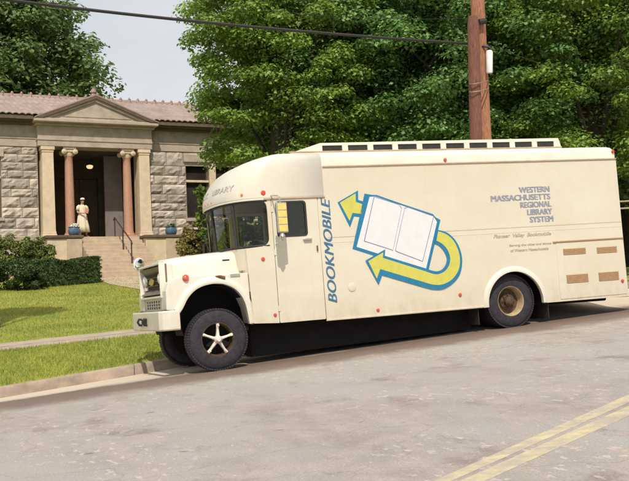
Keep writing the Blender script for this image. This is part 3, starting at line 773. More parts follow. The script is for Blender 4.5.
# cab: bulkhead, seats, wheel, dash
MB().box(2.0, 2.03, .04, WD - .04, .70, 3.30).build('bulkhead', M['inner'], bus)
MB().box(.66, 2.0, .05, WD - .05, .95, 1.0).build('cab_floor', M['inner'], bus)
MB().box(.62, .95, .2, WD - .2, 1.55, 1.88).build('dashboard', M['inner'], bus, bevel=.03)
MB().box(1.0, 1.98, .06, WD - .06, 2.86, 2.90).build('headliner', M['inner'], bus)
st = MB().box(1.35, 1.85, .35, .88, 1.35, 1.50).build('driver_seat', M['seat'], bus, bevel=.04)
MB().box(1.80, 1.93, .35, .88, 1.48, 2.25).build('backrest', M['seat'], st, bevel=.04)
sw = MB(); cc = Vector((1.12, .60, 1.93)); axn = Vector((.55, 0, .83)).normalized(); e1 = Vector((0, 1, 0)); e2 = axn.cross(e1)
ring = [cc + e1 * math.cos(2 * math.pi * k / 28) * .22 + e2 * math.sin(2 * math.pi * k / 28) * .22 for k in range(29)]
sw.tube(ring, .016, 8, False); sw.tube([cc - e1 * .22, cc + e1 * .22], .012, 6); sw.tube([cc, cc - e2 * .22], .012, 6); sw.tube([cc, cc - axn * .45], .03, 8)
sw.build('steering_wheel', M['black'], bus, smooth=True)
# roof light box with a row of small windows
def rackz(x): return 3.445 if True else 0
def sk(x, z): return (x, z)
ry0, ry1 = .35, WD - .35
outl = [(1.50, 3.40), (1.56, 3.448), (2.12, 3.615), (6.86, 3.627), (6.93, 3.40)]
holes = []; nW = 10
for k in range(nW):
    x0 = 2.155 + k * .471; x1 = x0 + .365
    holes.append(rrect(x0, x1, 3.468, 3.572, .01, 2))
lb = None
for y in (ry0, ry1 - .04):
    o = plate('skylight_frame', [outl] + holes, M['cap'], bus, y, .04, bevel=.004)
    if lb is None: lb = o
MB().loft([[Vector((x, y, z)) for x, z in [(1.50, 3.40), (1.56, 3.449), (2.12, 3.616), (6.86, 3.628), (6.93, 3.40), (6.90, 3.40), (6.84, 3.598), (2.12, 3.586), (1.58, 3.42), (1.56, 3.40)]] for y in (ry0 + .041, ry1 - .041)], True).build('skylight_roof', M['cap'], bus)
for y in (ry0 + .022, ry1 - .028):
    for k in range(nW):
        x0 = 2.155 + k * .471
        MB().box(x0 - .01, x0 + .375, y, y + .006, 3.462, 3.58).build('skylight_pane', M['dglass'], lb)
MB().tube([(1.55, ry0 + .0, 3.47), (6.92, ry0 + .0, 3.458)], .012, 6).build('skylight_seam', M['seam'], lb)
# reflectors and marker lamps
def dot(x, z, r=.028, y=-.001, m='red', ax=(0, -1, 0), nm='reflector'):
    MB().lathe([(r, 0), (r, .008), (r * .8, .018), (0, .022)], (x, y, z), ax, 14).build(nm, M[m], bus, smooth=True)
for x, z in ((2.785, .74), (4.273, 3.222), (7.78, 3.30), (7.72, .90), (4.344, .883), (.852, 1.704), (.986, .80)): dot(x, z, .032 if z > .85 else .028, y=-.001 if z != .90 else -.01)
def capdot(t_y, z, r=.024):
    o2 = outline(.335, 0, 1.05, .95, 200); q = min(o2[1:-1], key=lambda p_: abs(p_[1] - t_y)); i = o2.index(q); d = Vector((o2[i + 1][0] - o2[i - 1][0], o2[i + 1][1] - o2[i - 1][1])).normalized()
    nv = Vector((-abs(d.y), -d.x * (1 if d.y > 0 else -1) * (-1), 0)); nv = Vector((-d.y, d.x, 0)) if (-d.y) < 0 else Vector((d.y, -d.x, 0))
    MB().lathe([(r, -.01), (r, .012), (r * .8, .022), (0, .028)], (q[0], q[1], z), nv, 14).build('marker_lamp', M['amber'], bus, smooth=True)
for ty, z in ((.95, 2.735), (MID, 2.735), (WD - .95, 2.735), (.12, 2.755), (WD - .12, 2.755)): capdot(ty, z)
dot(.935, 2.765, .042, -.002, 'red', nm='marker_lamp')
MB().lathe([(.03, 0), (.035, .02), (.0, .03)], (.85, .15, 3.18), (-.6, -.5, .6), 12).build('clearance_lamp', M['chrome'], bus, smooth=True)
# small body hardware: rivet rows along the sheet seams, door hinges, fuel filler
for zc in (2.012, 1.872):
    mb = MB()
    for k in range(64):
        x = 2.02 + k * .0915
        mb.lathe([(.006, 0), (.005, .003), (0, .004)], (x, -.0005, zc), (0, -1, 0), 6)
    tag(mb.build('rivets', M['side'], bus), kind='stuff')
for z in (.85, 1.75, 2.45): MB().box(1.046, 1.078, -.014, -.003, z, z + .09).build('hinge', M['side'], bus, bevel=.003)
MB().lathe([(.07, 0), (.07, .008), (.055, .012), (0, .012)], (2.35, -.001, 1.15), (0, -1, 0), 20).build('filler_cap', M['side'], bus, smooth=True)
MB().box(1.78, 1.80, -.03, -.003, 1.78, 1.87).build('door_lock', M['rust'], bus, bevel=.004)
# mirrors
mr = MB(); mr.tube([(1.09, 0, 1.93), (1.08, -.30, 1.97), (1.085, -.36, 2.02)], .012, 8); mr.tube([(1.06, 0, 2.72), (1.08, -.30, 2.68), (1.085, -.36, 2.60)], .012, 8)
mr.tube([(1.085, -.36, 1.98), (1.085, -.36, 2.66)], .012, 8); mr.lathe([(.03, 0), (.05, .05), (.02, .12), (0, .12)], (1.085, -.36, 2.08), (0, 0, -1), 12)
mirror = mr.build('side_mirror', M['chrome'], bus, smooth=True)
mm = Matrix.Translation((1.09, -.385, 2.325)) @ Matrix.Rotation(R(14), 4, 'Z')
MB().box(-.095, .095, -.022, .02, -.24, .24, mm).build('mirror_case', M['chrome'], mirror, bevel=.012)
for k in range(4):
    z0 = -.225 + k * .114; MB().box(-.082, .082, -.03, -.0225, z0, z0 + .100, mm).build('mirror_face', M['mirroryellow'], mirror, bevel=.008)
mr = MB(); mr.tube([(1.09, WD, 1.93), (1.10, WD + .16, 1.96), (1.12, WD + .20, 2.02), (1.12, WD + .2, 2.66), (1.10, WD + .16, 2.68), (1.06, WD, 2.72)], .012, 8); mr = mr.build('side_mirror', M['chrome'], bus, smooth=True)
MB().box(1.11, 1.14, WD + .12, WD + .30, 2.08, 2.56).build('mirror_case', M['chrome'], mr, bevel=.01)
cm = MB().tube([(-.62, 2.02, 1.50), (-.70, 2.05, 1.66), (-.74, 2.08, 1.80)], .012, 6).build('fender_mirror', M['chrome'], bus)
MB().lathe([(.0, -.045), (.06, -.04), (.10, -.015), (.118, .0), (.10, .012), (.0, .02)], (-.745, 2.08, 1.83), (.45, -.85, -.1), 28).build('mirror_bowl', M['white'], cm, smooth=True)
MB().lathe([(.1, .013), (.07, .03), (.03, .038), (.0, .04)], (-.745, 2.08, 1.83), (.45, -.85, -.1), 24, False).build('mirror_glass', M['silver'], cm, smooth=True)
# ---- markings
LB1=[(2.21, 2.562), (2.594, 2.748), (2.585, 2.589), (2.704, 2.551), (2.646, 2.294), (2.485, 2.318), (2.398, 2.138)]
LY1=[(2.25, 2.556), (2.545, 2.7), (2.537, 2.558), (2.665, 2.511), (2.624, 2.353), (2.463, 2.377), (2.398, 2.247)]
BKB=[(2.707, 2.69), (2.851, 2.664), (2.924, 2.661), (3.4, 2.486), (3.951, 2.293), (3.998, 2.235), (4.085, 2.188), (3.763, 1.298), (2.413, 1.781)]
BKW=[(2.793, 2.632), (2.894, 2.637), (3.397, 2.457), (3.948, 2.263), (4.015, 2.157), (3.732, 1.368), (2.487, 1.81)]
PGL=[(2.872, 2.638), (3.325, 2.485), (3.371, 2.424), (3.144, 1.707), (3.1, 1.726), (2.625, 1.894)]
PGR=[(3.422, 2.422), (3.48, 2.436), (3.967, 2.258), (3.681, 1.49), (3.225, 1.677), (3.181, 1.705)]
LY2=[(2.673, 1.562), (2.959, 1.692), (2.941, 1.601), (3.709, 1.327), (3.893, 1.264), (4.049, 1.288), (4.164, 1.388), (4.206, 1.528), (4.162, 1.676), (4.075, 1.775), (3.97, 1.837), (4.019, 1.993), (4.172, 1.934), (4.305, 1.806), (4.38, 1.621), (4.387, 1.439), (4.328, 1.279), (4.195, 1.15), (4.02, 1.085), (3.853, 1.088), (3.691, 1.137), (2.879, 1.416), (2.802, 1.263)]
LB2=[(2.625, 1.573), (3.0, 1.74), (2.981, 1.632), (3.732, 1.372), (3.898, 1.315), (4.024, 1.333), (4.109, 1.413), (4.143, 1.527), (4.097, 1.654), (4.015, 1.749), (3.932, 1.787), (4.002, 2.02), (4.189, 1.963), (4.34, 1.818), (4.424, 1.619), (4.429, 1.415), (4.362, 1.225), (4.213, 1.085), (4.022, 1.004), (3.846, 1.007), (3.661, 1.058), (2.907, 1.314), (2.829, 1.157)]
def decal(name, loop, m, lvl, parent): return plate(name, [loop], M[m], parent, -.0035 - .0022 * lvl, .002)
lg = decal('book_logo', BKB, 'blue', 1, bus)
decal('arrow_outline', LB1, 'blue', 0, lg); decal('arrow_fill', LY1, 'yellow', 1, lg)
decal('book_cover', BKW, 'page', 2, lg)
for pg in (PGL, PGR):
    decal('page_line', pg, 'pline', 3, lg)
    cxp = sum(p[0] for p in pg) / len(pg); czp = sum(p[1] for p in pg) / len(pg)
    decal('page', [(cxp + (x - cxp) * .965, czp + (z - czp) * .97) for x, z in pg], 'page', 4, lg)
decal('arrow_outline', smooth(LB2, (0, 1, 2, 3, 10, 11, 20, 21, 22), True), 'blue', 5, lg); decal('arrow_fill', smooth(LY2, (0, 1, 2, 3, 10, 11, 20, 21, 22), True), 'yellow', 6, lg)
onside = lambda u, v, t: (u, -.004 + t, v)
text_plate('lettering', [('BOOKMOBILE', .92, 2.645, 0, .155)], M['letter'], bus, lambda u, v, t: (2.07 - v, -.004 + t, u), bold=.006, shear=.28)
L5 = [('WESTERN', 5.70, 6.325, 0), ('MASSACHUSETTS', 5.115, 6.33, 1), ('REGIONAL', 5.70, 6.335, 2), ('LIBRARY', 5.83, 6.34, 3), ('SYSTEM', 5.87, 6.35, 4)]
for s, a, b, k in L5: text_plate('lettering', [(s, a, b, 2.60 - .134 * k, 2.70 - .134 * k)], M['greytext'], bus, onside, bold=.008)
text_plate('lettering', [('Pioneer  Valley  Bookmobile', 5.10, 6.28, 1.80, 1.88)], M['fainttext'], bus, lambda u, v, t: (u, -.004 + t, v), bold=.003, shear=.3)
for row in (('Serving the cities and towns', 5.40, 6.27, 1.645, 1.695), ('of Western Massachusetts', 5.42, 6.20, 1.56, 1.61)): text_plate('lettering', [row], M['fainttext'], bus, onside, bold=.002, shear=.2)
# words on the curved cap
o3 = outline(.335, 0, 1.972, .95, 240); o3 = o3[1:-1]
cum = [0.0]
for p, q in zip(o3, o3[1:]): cum.append(cum[-1] + math.hypot(q[0] - p[0], q[1] - p[1]))
half = cum[-1] / 2
def oncap(u, v, t):
    s_ = half + (-u)                              # u grows towards the near side as read from the front
    s_ = max(0, min(cum[-1], half - u))
    i = max(0, min(len(cum) - 2, np.searchsorted(cum, s_) - 1)); f = (s_ - cum[i]) / max(1e-6, cum[i + 1] - cum[i])
    p = Vector(o3[i]).lerp(Vector(o3[i + 1]), f); c = Vector((1.3, MID)); d = (p - c).normalized()
    zs = [l_[0] for l_ in lv]; k = max(0, min(len(lv) - 2, np.searchsorted(zs, v) - 1)); fz = (v - zs[k]) / (zs[k + 1] - zs[k])
    back = lerp(lv[k][1], lv[k + 1][1], fz) - .335
    return (p.x + d.x * (.016 + t) + back * max(0, -d.x) ** .5 , p.y + d.y * (.016 + t), v)
for row in (('PUBLIC', -.74, -.12, 2.85, 2.94), ('LIBRARY', .20, .92, 2.85, 2.94)): text_plate('lettering', [row], M['capt'], bus, oncap, bold=.004)

# ------------------------------------------------------------------ the library
YB = R(27); OB = Vector((-9.33891, 42.86425, 4.95276))
TB = Vector((math.cos(YB), math.sin(YB), 0)); NBv = Vector((-math.sin(YB), math.cos(YB), 0))
lib = empty('library_building', OB, YB)
tag(lib, 'sandstone library with columned porch, pediment and clay tile roof', 'building')
def bworld(x, y, z): return OB + TB * x + NBv * y + Vector((0, 0, z))
WX = 9.2; WT = 5.02; PL, PR = -2.43, 2.40         # half width, wall top, porch edges
wins = [(-6.45, -5.35), (-5.05, -3.95), (4.13, 5.23), (5.55, 6.65)]
def rock_wall(name, x0, x1, z0, z1, y, openings, seed, axis='x'):
    """rock-faced blocks in courses, each with its own broken face"""
    rg = random.Random(seed); mb = MB(); z = z0; row = 0
    while z < z1 - .05:
        h = rg.choice((.34, .40, .44)); h = min(h, z1 - z)
        if z1 - (z + h) < .2: h = z1 - z
        x = x0 - rg.uniform(0, .5)
        while x < x1:
            w = rg.uniform(.55, 1.25); a_, b_ = max(x, x0), min(x + w, x1)
            x += w
            if b_ - a_ < .12: continue
            segs = [(a_, b_)]
            for (o0, o1, q0, q1) in openings:
                if z + h * .5 > q0 and z + h * .5 < q1:
                    ns = []
                    for s0, s1 in segs:
                        if s1 <= o0 or s0 >= o1: ns.append((s0, s1)); continue
                        if s0 < o0: ns.append((s0, o0))
                        if s1 > o1: ns.append((o1, s1))
                    segs = ns
            for s0, s1 in segs:
                if s1 - s0 < .06: continue
                nx, nz_ = max(3, int((s1 - s0) / .13)), 4; g = .012; k0 = len(mb.v); tilt = rg.uniform(-.02, .02)
                for j in range(nz_ + 1):
                    for i in range(nx + 1):
                        u, v = i / nx, j / nz_
                        e_ = min(u * (s1 - s0), (1 - u) * (s1 - s0), v * h, (1 - v) * h)
                        d = min(1, e_ / .07)
                        px_ = lerp(s0 + g, s1 - g, u); pz_ = lerp(z + g, z + h - g, v)
                        bulge = .015 + d * (.05 + .055 * noise.noise(Vector((px_ * 5, pz_ * 7, seed))) + tilt * (u - .5) + .02 * rg.uniform(-1, 1))
                        mb.v.append((px_, y - bulge, pz_) if axis == 'x' else (y - bulge * (1 if seed % 2 else -1), px_, pz_))
                for j in range(nz_):
                    for i in range(nx):
                        a2 = k0 + j * (nx + 1) + i; mb.f.append((a2, a2 + 1, a2 + nx + 2, a2 + nx + 1))
        z += h; row += 1
    return mb.build(name, M['stone'], lib, fix=False)
def solid_wall(x0, x1, ops, name='wall'):
    zs = sorted({-2.2, WT} | {o[2] for o in ops} | {o[3] for o in ops}); mb = MB(); xs = sorted({x0, x1} | {o[0] for o in ops} | {o[1] for o in ops})
    for i in range(len(xs) - 1):
        for j in range(len(zs) - 1):
            cx_, cz_ = (xs[i] + xs[i + 1]) / 2, (zs[j] + zs[j + 1]) / 2
            if any(o[0] < cx_ < o[1] and o[2] < cz_ < o[3] for o in ops): continue
            mb.box(xs[i], xs[i + 1], 0, .45, zs[j], zs[j + 1])
    return mb.build(name, M['mortar'], lib)
WB, WTp = .86, 3.40
ops = [(a_, b_, WB, WTp) for a_, b_ in wins]
solid_wall(-WX, PL, [o for o in ops if o[1] < 0]); solid_wall(PR, WX, [o for o in ops if o[0] > 0])
rock_wall('stone_facing', -WX, PL, -1.9, 3.86, 0, [o for o in ops if o[1] < 0], 1)
rock_wall('stone_facing', PR, WX, -1.9, 3.86, 0, [o for o in ops if o[0] > 0], 3)
for x, sd in ((-WX, 5), (WX, 6)):
    MB().box(min(x, x * .96), max(x, x * .96), .45, 9.0, -2.2, WT).build('wall', M['mortar'], lib)
    rock_wall('stone_facing', 0, 9.0, -1.9, 3.86, x, [], sd, 'y')
MB().box(-WX, WX, 8.6, 9.0, -2.2, WT).build('wall', M['mortar'], lib)
# smooth frieze blocks above the rock-faced courses, water table
for x0, x1 in ((-WX - .04, PL), (PR, WX + .04)):
    MB().box(x0, x1, -.06, -.001, 3.862, 4.18).build('frieze', M['ashlar'], lib, bevel=.01)
    MB().box(x0, x1, -.09, -.001, 4.183, 4.27).build('frieze', M['ashlar'], lib, bevel=.015)
    MB().box(x0, x1, -.06, -.001, 4.273, 4.88).build('frieze', M['ashlar'], lib, bevel=.01)
    MB().box(x0, x1, -.14, -.001, -.12, .10).build('water_table', M['ashlar'], lib, bevel=.03)
for x0, x1 in ((-WX - .55, PL - .25), (PR + .25, WX + .55)):
    MB().box(x0, x1, -.50, .2, 4.88, 5.0).box(x0, x1, -.62, -.50, 4.93, 5.10).box(x0, x1, -.28, -.061, 4.76, 4.88).build('eave', M['eave'], lib)
for x in (-WX, WX): s = 1 if x > 0 else -1; MB().box(min(x + s * .01, x + s * .6), max(x + s * .01, x + s * .6), -.62, 9.5, 4.90, 5.05).build('eave', M['eave'], lib)
MB().box(-WX - .6, WX + .6, 9.01, 9.6, 4.90, 5.05).build('eave', M['eave'], lib)
# windows: sash, transom bar, mullion
for a_, b_ in wins:
    f_ = MB(); t = .07
    f_.box(a_, a_ + t, .16, .24, WB, WTp).box(b_ - t, b_, .16, .24, WB, WTp).box(a_ + t, b_ - t, .16, .24, WB, WB + t).box(a_ + t, b_ - t, .16, .24, WTp - t, WTp)
    w = f_.build('window', M['brown'], lib)
    MB().box(a_, b_, .02, .26, 2.50, 2.60).build('transom', M['pale'], w, bevel=.01)
    MB().box(a_ + t, b_ - t, .20, .212, WB + t, 2.5).box(a_ + t, b_ - t, .20, .212, 2.6, WTp - t).build('pane', M['bwin'], w)
    MB().box(a_ - .1, b_ + .1, -.13, .15, WB - .14, WB - .002).build('sill', M['ashlar'], w, bevel=.015)
    MB().box(a_ - .12, b_ + .12, -.13, .14, WTp + .002, WTp + .34).build('lintel', M['ashlar'], w, bevel=.01)
for x0, x1 in ((-5.35, -5.05), (5.23, 5.55)): MB().box(x0 + .002, x1 - .002, -.075, .2, WB, WTp).build('mullion', M['pale'], lib, bevel=.02)
# entablature over the porch and pediment
PX0, PX1 = PL - .06, PR + .06
MB().box(PX0, PX1, -.42, .5, 3.86, 4.10).build('entablature', M['ashlar'], lib, bevel=.01)
MB().box(PX0 - .02, PX1 + .02, -.45, .5, 4.10, 4.19).build('entablature', M['ashlar'], lib, bevel=.015)
MB().box(PX0, PX1, -.42, .5, 4.19, 4.72).build('entablature', M['ashlar'], lib, bevel=.01)
MB().box(PX0 - .10, PX1 + .10, -.55, .5, 4.722, 4.83).box(PX0 - .20, PX1 + .20, -.83, .5, 4.83, 4.98).build('cornice', M['ashlar'], lib, bevel=.025)
cx0, cx1, cm_, cz0, cz1 = PX0 - .20, PX1 + .20, (PL + PR) / 2 - .08, 4.983, 6.06
plate('tympanum', [[(cx0 + .5, cz0), (cx1 - .5, cz0), (cm_, cz1 - .25)]], M['ashlar'], lib, -.70, .9)
plate('tympanum_panel', [[(cx0 + 1.2, cz0 + .10), (cx1 - 1.2, cz0 + .10), (cm_, cz1 - .52)]], M['ashlar'], lib, -.722, .02)
for (th0, th1, yf) in ((.16, .0, -.86), (.27, .162, -.78)):
    plate('raking_cornice', [[(cx0 + th1 * 2.2, cz0), (cm_, cz1 - th1 * 1.0), (cx1 - th1 * 2.2, cz0), (cx1 - th0 * 2.4, cz0), (cm_, cz1 - th0 * 1.05), (cx0 + th0 * 2.4, cz0)]], M['ashlar'] if th1 else M['brown'], lib, yf, 1.0)
MB().lathe([(.12, 0), (.15, .05), (.08, .12), (.13, .2), (.10, .30), (.0, .42)], (cm_, -.45, cz1 - .02), (0, 0, 1), 14).build('finial', M['ridge'], lib, smooth=True)
# tiled roof: hipped main roof and the gable roof behind the pediment
def tiled(name, quad, nrm_cols, m=M['tile']):
    """roof slope (eave-left, eave-right, top-right, top-left) with rows of barrel tiles running up it"""
    el, er, tr_, tl = [Vector(q) for q in quad]; L_ = (er - el).length; n_ = int(L_ / .26)
    up = ((tl - el).cross(er - el)).normalized(); up = up if up.z > 0 else -up
    mb = MB(); vs = []; rows = 14; sub = 4; tot = n_ * sub
    for j in range(rows + 1):
        for stp in (0, 1):
            v = j / rows
            for i in range(tot + 1):
                u = i / tot; ph = (i % sub) / sub
                p0 = el.lerp(er, u); p1 = tl.lerp(tr_, u) if (tr_ - tl).length > .01 else tl
                # keep the tile columns parallel to the fall line
                xpos = el.lerp(er, u); A_ = (tl - el).dot((er - el).normalized()) / L_; B_ = (tr_ - el).dot((er - el).normalized()) / L_
                vmax = 1.0
                if u < A_: vmax = u / A_ if A_ > 0 else 1
                if u > B_: vmax = (1 - u) / (1 - B_) if B_ < 1 else 1
                fall = (tl - el) - (er - el).normalized() * (tl - el).dot((er - el).normalized())
                vs.append(xpos + fall * min(v, vmax) + up * (.05 * abs(math.sin(math.pi * ph)) + (.035 if stp == 0 else 0.0) + .01))
    w_ = tot + 1; fs = []
    for j in range(rows * 2 + 1):
        for i in range(tot): a2 = j * w_ + i; fs.append((a2, a2 + 1, a2 + w_ + 1, a2 + w_))
    mb.add(vs, fs); return mb.build(name, m, lib, fix=False)
RZ = 6.95; RY = 4.5; e0, e1 = -WX - .62, WX + .62; HX = WX - 3.2
roof = tiled('roof', ((e0, -.66, 5.09), (e1, -.66, 5.09), (HX, RY, RZ), (-HX, RY, RZ)), 1)
tiled('roof', ((e1, 9.66, 5.09), (e0, 9.66, 5.09), (-HX, RY, RZ), (HX, RY, RZ)), 1)
tiled('roof', ((e0, 9.66, 5.09), (e0, -.66, 5.09), (-HX, RY, RZ), (-HX, RY, RZ)), 1)
tiled('roof', ((e1, -.66, 5.09), (e1, 9.66, 5.09), (HX, RY, RZ), (HX, RY, RZ)), 1)
gy = -.62 + (cz1 - 5.09) / ((RZ - 5.09) / (RY + .66)) + .1
for s in (-1, 1):
    xe = cx0 if s < 0 else cx1
    MB().add([(xe, -.87, cz0 + .02), (cm_, -.87, cz1 + .03), (cm_, gy, cz1 + .03), (xe, -.4, cz0 + .02), (xe, -.87, cz0 - .02), (cm_, -.87, cz1 - .04)], [(0, 1, 2, 3), (0, 1, 5, 4)]).build('gable_roof', M['tile'], lib, fix=False)
rt = MB()
n_ = int(2 * HX / .42)
for i in range(n_):
    x = -HX + (i + .0) * 2 * HX / n_
    rt.tube([(x, RY, RZ + .03), (x + .40, RY, RZ + .03)], [.12, .14], 10); rt.lathe([(.06, 0), (.075, .05), (.03, .12), (0, .14)], (x + .4, RY, RZ + .14), (0, 0, 1), 8)
rt.build('ridge_tiles', M['ridge'], roof)
for (p, q) in (((-HX, RY, RZ), (e0, -.66, 5.12)), ((HX, RY, RZ), (e1, -.66, 5.12))):
    MB().tube([Vector(p) + Vector((0, 0, .04)), Vector(q) + Vector((0, 0, .06))], .11, 8).build('hip_tiles', M['ridge'], roof)
# porch: floor, soffit, side and back walls, doorway
PD = 3.2
MB().box(PL, PR, -.65, PD, -.30, 0).build('porch_floor', M['step'], lib)
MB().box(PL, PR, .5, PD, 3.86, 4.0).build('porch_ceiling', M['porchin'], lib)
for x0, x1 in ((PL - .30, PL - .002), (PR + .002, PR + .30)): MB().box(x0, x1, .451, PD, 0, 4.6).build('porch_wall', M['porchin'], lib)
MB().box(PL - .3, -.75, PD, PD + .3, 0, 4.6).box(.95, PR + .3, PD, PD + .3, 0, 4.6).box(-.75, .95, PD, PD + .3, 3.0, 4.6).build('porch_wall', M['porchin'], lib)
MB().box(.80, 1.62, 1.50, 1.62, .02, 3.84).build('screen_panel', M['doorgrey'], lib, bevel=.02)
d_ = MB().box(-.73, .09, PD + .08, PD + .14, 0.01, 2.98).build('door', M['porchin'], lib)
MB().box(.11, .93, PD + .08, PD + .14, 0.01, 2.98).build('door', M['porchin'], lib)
lm = MB().tube([(.08, 1.2, 3.86), (.08, 1.2, 3.36)], .015, 6).build('porch_lamp', M['iron'], lib)
MB().lathe([(.0, 0), (.10, .02), (.15, .09), (.14, .15), (.05, .18), (0, .18)], (.08, 1.2, 3.17), (0, 0, 1), 16).build('lamp_shade', M['lampglow'], lm, smooth=True)
# pilasters and columns
for x0, x1 in ((-2.34, -1.82), (1.84, 2.36)):
    p_ = MB()
    t_ = .025
    p_.loft([[Vector((x0 + k * t_, -.36, z)), Vector((x1 - k * t_, -.36, z)), Vector((x1 - k * t_, .45, z)), Vector((x0 + k * t_, .45, z))] for z, k in ((.26, 0), (3.60, 1))])
    pl = p_.build('pilaster', M['pale'], lib, bevel=.01)
    MB().box(x0 - .04, x1 + .04, -.40, .45, .0, .16).box(x0 - .02, x1 + .02, -.38, .45, .16, .258).build('base', M['pale'], pl, bevel=.02)
    MB().box(x0 + .01, x1 - .01, -.38, .45, 3.602, 3.70).box(x0 - .03, x1 + .03, -.41, .45, 3.70, 3.855).build('capital', M['pale'], pl, bevel=.02)
def column(x):
    c = MB().lathe([(.215, .22), (.205, .30)] + [(lerp(.205, .165, (k / 8) ** 1.5), .30 + 3.14 * k / 8) for k in range(1, 9)] + [(.18, 3.47)], (x, -.10, 0), (0, 0, 1), 36).build('column', M['column'], lib, smooth=True)
    b = MB().box(x - .29, x + .29, -.39, .19, 0, .09).lathe([(.28, .09), (.285, .13), (.25, .155), (.235, .18), (.25, .20), (.22, .219)], (x, -.10, 0), (0, 0, 1), 36).build('base', M['column'], c, bevel=.005, smooth=True)
    k = MB().box(x - .27, x + .27, -.37, .17, 3.78, 3.858).box(x - .24, x + .24, -.33, .13, 3.66, 3.78).lathe([(.18, 3.472), (.21, 3.55), (.2, 3.6), (.22, 3.66)], (x, -.10, 0), (0, 0, 1), 30)
    for sx in (-1, 1):
        k.lathe([(.06, -.29), (.10, -.27), (.115, -.25), (.10, -.2), (.085, 0), (.10, .2), (.115, .25), (.10, .27), (.06, .29)], (x + sx * .235, -.10, 3.655), (0, 1, 0), 20)
        k.lathe([(.0, -.315), (.035, -.31), (.04, -.29)], (x + sx * .235, -.10, 3.655), (0, 1, 0), 12)
    k.build('capital', M['capital'], c, smooth=True)
column(-1.15); column(1.38)
# cheek walls with coping, steps
def cheek(x0, x1):
    w = MB()
    xs = [x0, lerp(x0, x1, .52), x1]
    w.box(x0, x1, -1.62, -.66, -2.1, -.14)
    ck = w.build('cheek_wall', M['pale'], lib, bevel=.015)
    MB().box(lerp(x0, x1, .55), x1 - .01, -1.66, -1.622, -2.1, -.16).build('quoin', M['step'], ck, bevel=.01)
    MB().box(x0 - .08, x1 + .06, -1.70, -.66, -.138, -.01).build('coping', M['brown'], ck, bevel=.03)
    # curved low wall running back to the building
    return ck
cheek(-2.46, -1.04); cheek(1.66, 3.26)
ns = 11; st_ = MB()
for k in range(ns):
    zt = -.02 - k * .16; st_.box(-1.02, 1.64, -.66 - (k + 1) * .30, -.662 - k * .30 if k else -.652, -2.3, zt - .001 * k)
st_.build('steps', M['step'], lib, bevel=.012)
# front path leading down from the steps, laid just above the turf
vs = []; fs = []
for i in range(26):
    y = -3.7 - i * .5
    for x in (-1.2, 1.8):
        p = bworld(x, y, 0); q = Vector((p.x, p.y, gat(p.x, p.y) + .018)); vs.append(q)
for i in range(25): fs.append((2 * i, 2 * i + 1, 2 * i + 3, 2 * i + 2))
me = bpy.data.meshes.new('path'); me.from_pydata(vs, [], fs); me.update(); tag(link_mesh('path', me, M['step']), kind='structure')
# handrail down the middle of the steps
hr = empty('handrail', bworld(.54, -.9, -.1), YB); tag(hr, 'thin black iron handrail down the middle of the library steps', 'handrail')
tp = Vector((0, -.0, .90)); bt_ = Vector((0, -2.35, -.35 + .05))
MB().tube([(0, .15, .80), tp, bt_, bt_ + Vector((0, -.12, -.12))], .028, 8).build('rail', M['iron'], hr, smooth=True)
for q in (0, .5, 1): p = tp.lerp(bt_, q); MB().tube([p, p + Vector((0, 0, -1.12 if q else -.9))], .028, 8).build('post', M['iron'], hr)
# planters on the copings
def planter(x, lab, k=1):
    e = empty('flower_pot', bworld(x, -1.15, -.008), YB); tag(e, lab, 'flower pot', 'blue pots on the porch walls')
    MB().lathe([(.0, 0), (.15, 0), (.23, .08), (.26, .22), (.22, .34), (.25, .37), (.22, .37), (.20, .33), (0, .32)], (0, 0, 0), (0, 0, 1), 24).build('pot', M['potblue'], e, smooth=True)
    leaf_mesh('flowers', [(0, 0, .42), (.06, .03, .46)], [.18, .14], 60, .09, M['hat'] if k == 1 else M['leafdark'], e, 3 + k, up=.3)
planter(-1.25, 'blue glazed pot with white flowers on the left porch wall beside the person', 1)
planter(2.95, 'blue glazed pot on the right porch wall near the bushes', 2)

# ------------------------------------------------------------------ the person on the porch
def skin_body(name, verts, edges, rad, m, parent=None, sub=2, root=0):
    me = bpy.data.meshes.new(name); me.from_pydata(verts, edges, []); me.update()
    o = link_mesh(name, me, m, parent); md = o.modifiers.new('Skin', 'SKIN'); md.use_smooth_shade = True
    for i, r_ in enumerate(rad):
        d = me.skin_vertices[0].data[i]; d.radius = (r_, r_) if not hasattr(r_, '__len__') else r_; d.use_root = (i == root)
    s = o.modifiers.new('Sub', 'SUBSURF'); s.levels = sub; s.render_levels = sub
    return o
pe = empty('person', bworld(-.70, -.40, 0.0), YB + R(12)); tag(pe, 'person in a long cream dress and white headscarf holding a pink book on the porch', 'person')
# local: faces -y, +x is to the viewer's right
Vb = [(0, 0, .86), (0, .01, 1.02), (0, .015, 1.18), (0, .01, 1.32), (0, -.005, 1.41), (0, -.03, 1.50), (0, -.035, 1.585),
      (.17, .01, 1.315), (.225, -.03, 1.05), (.12, -.24, 1.06), (.06, -.28, 1.09),
      (-.17, .01, 1.315), (-.235, -.02, 1.05), (-.10, -.23, 1.00), (-.03, -.28, 1.01),
      (.09, 0, .82), (.12, -.04, .46), (.19, .06, .09), (.20, -.06, .035),
      (-.09, 0, .82), (-.10, -.05, .46), (-.10, .03, .09), (-.10, -.10, .035)]
Eb = [(0, 1), (1, 2), (2, 3), (3, 4), (4, 5), (5, 6), (3, 7), (7, 8), (8, 9), (9, 10), (3, 11), (11, 12), (12, 13), (13, 14), (0, 15), (15, 16), (16, 17), (17, 18), (0, 19), (19, 20), (20, 21), (21, 22)]
Rb = [(.15, .11), (.12, .095), (.14, .10), (.13, .09), .05, (.078, .09), (.072, .085), .05, .042, .03, .034, .05, .042, .03, .034, .085, .055, .038, (.045, .03), .085, .055, .038, (.045, .03)]
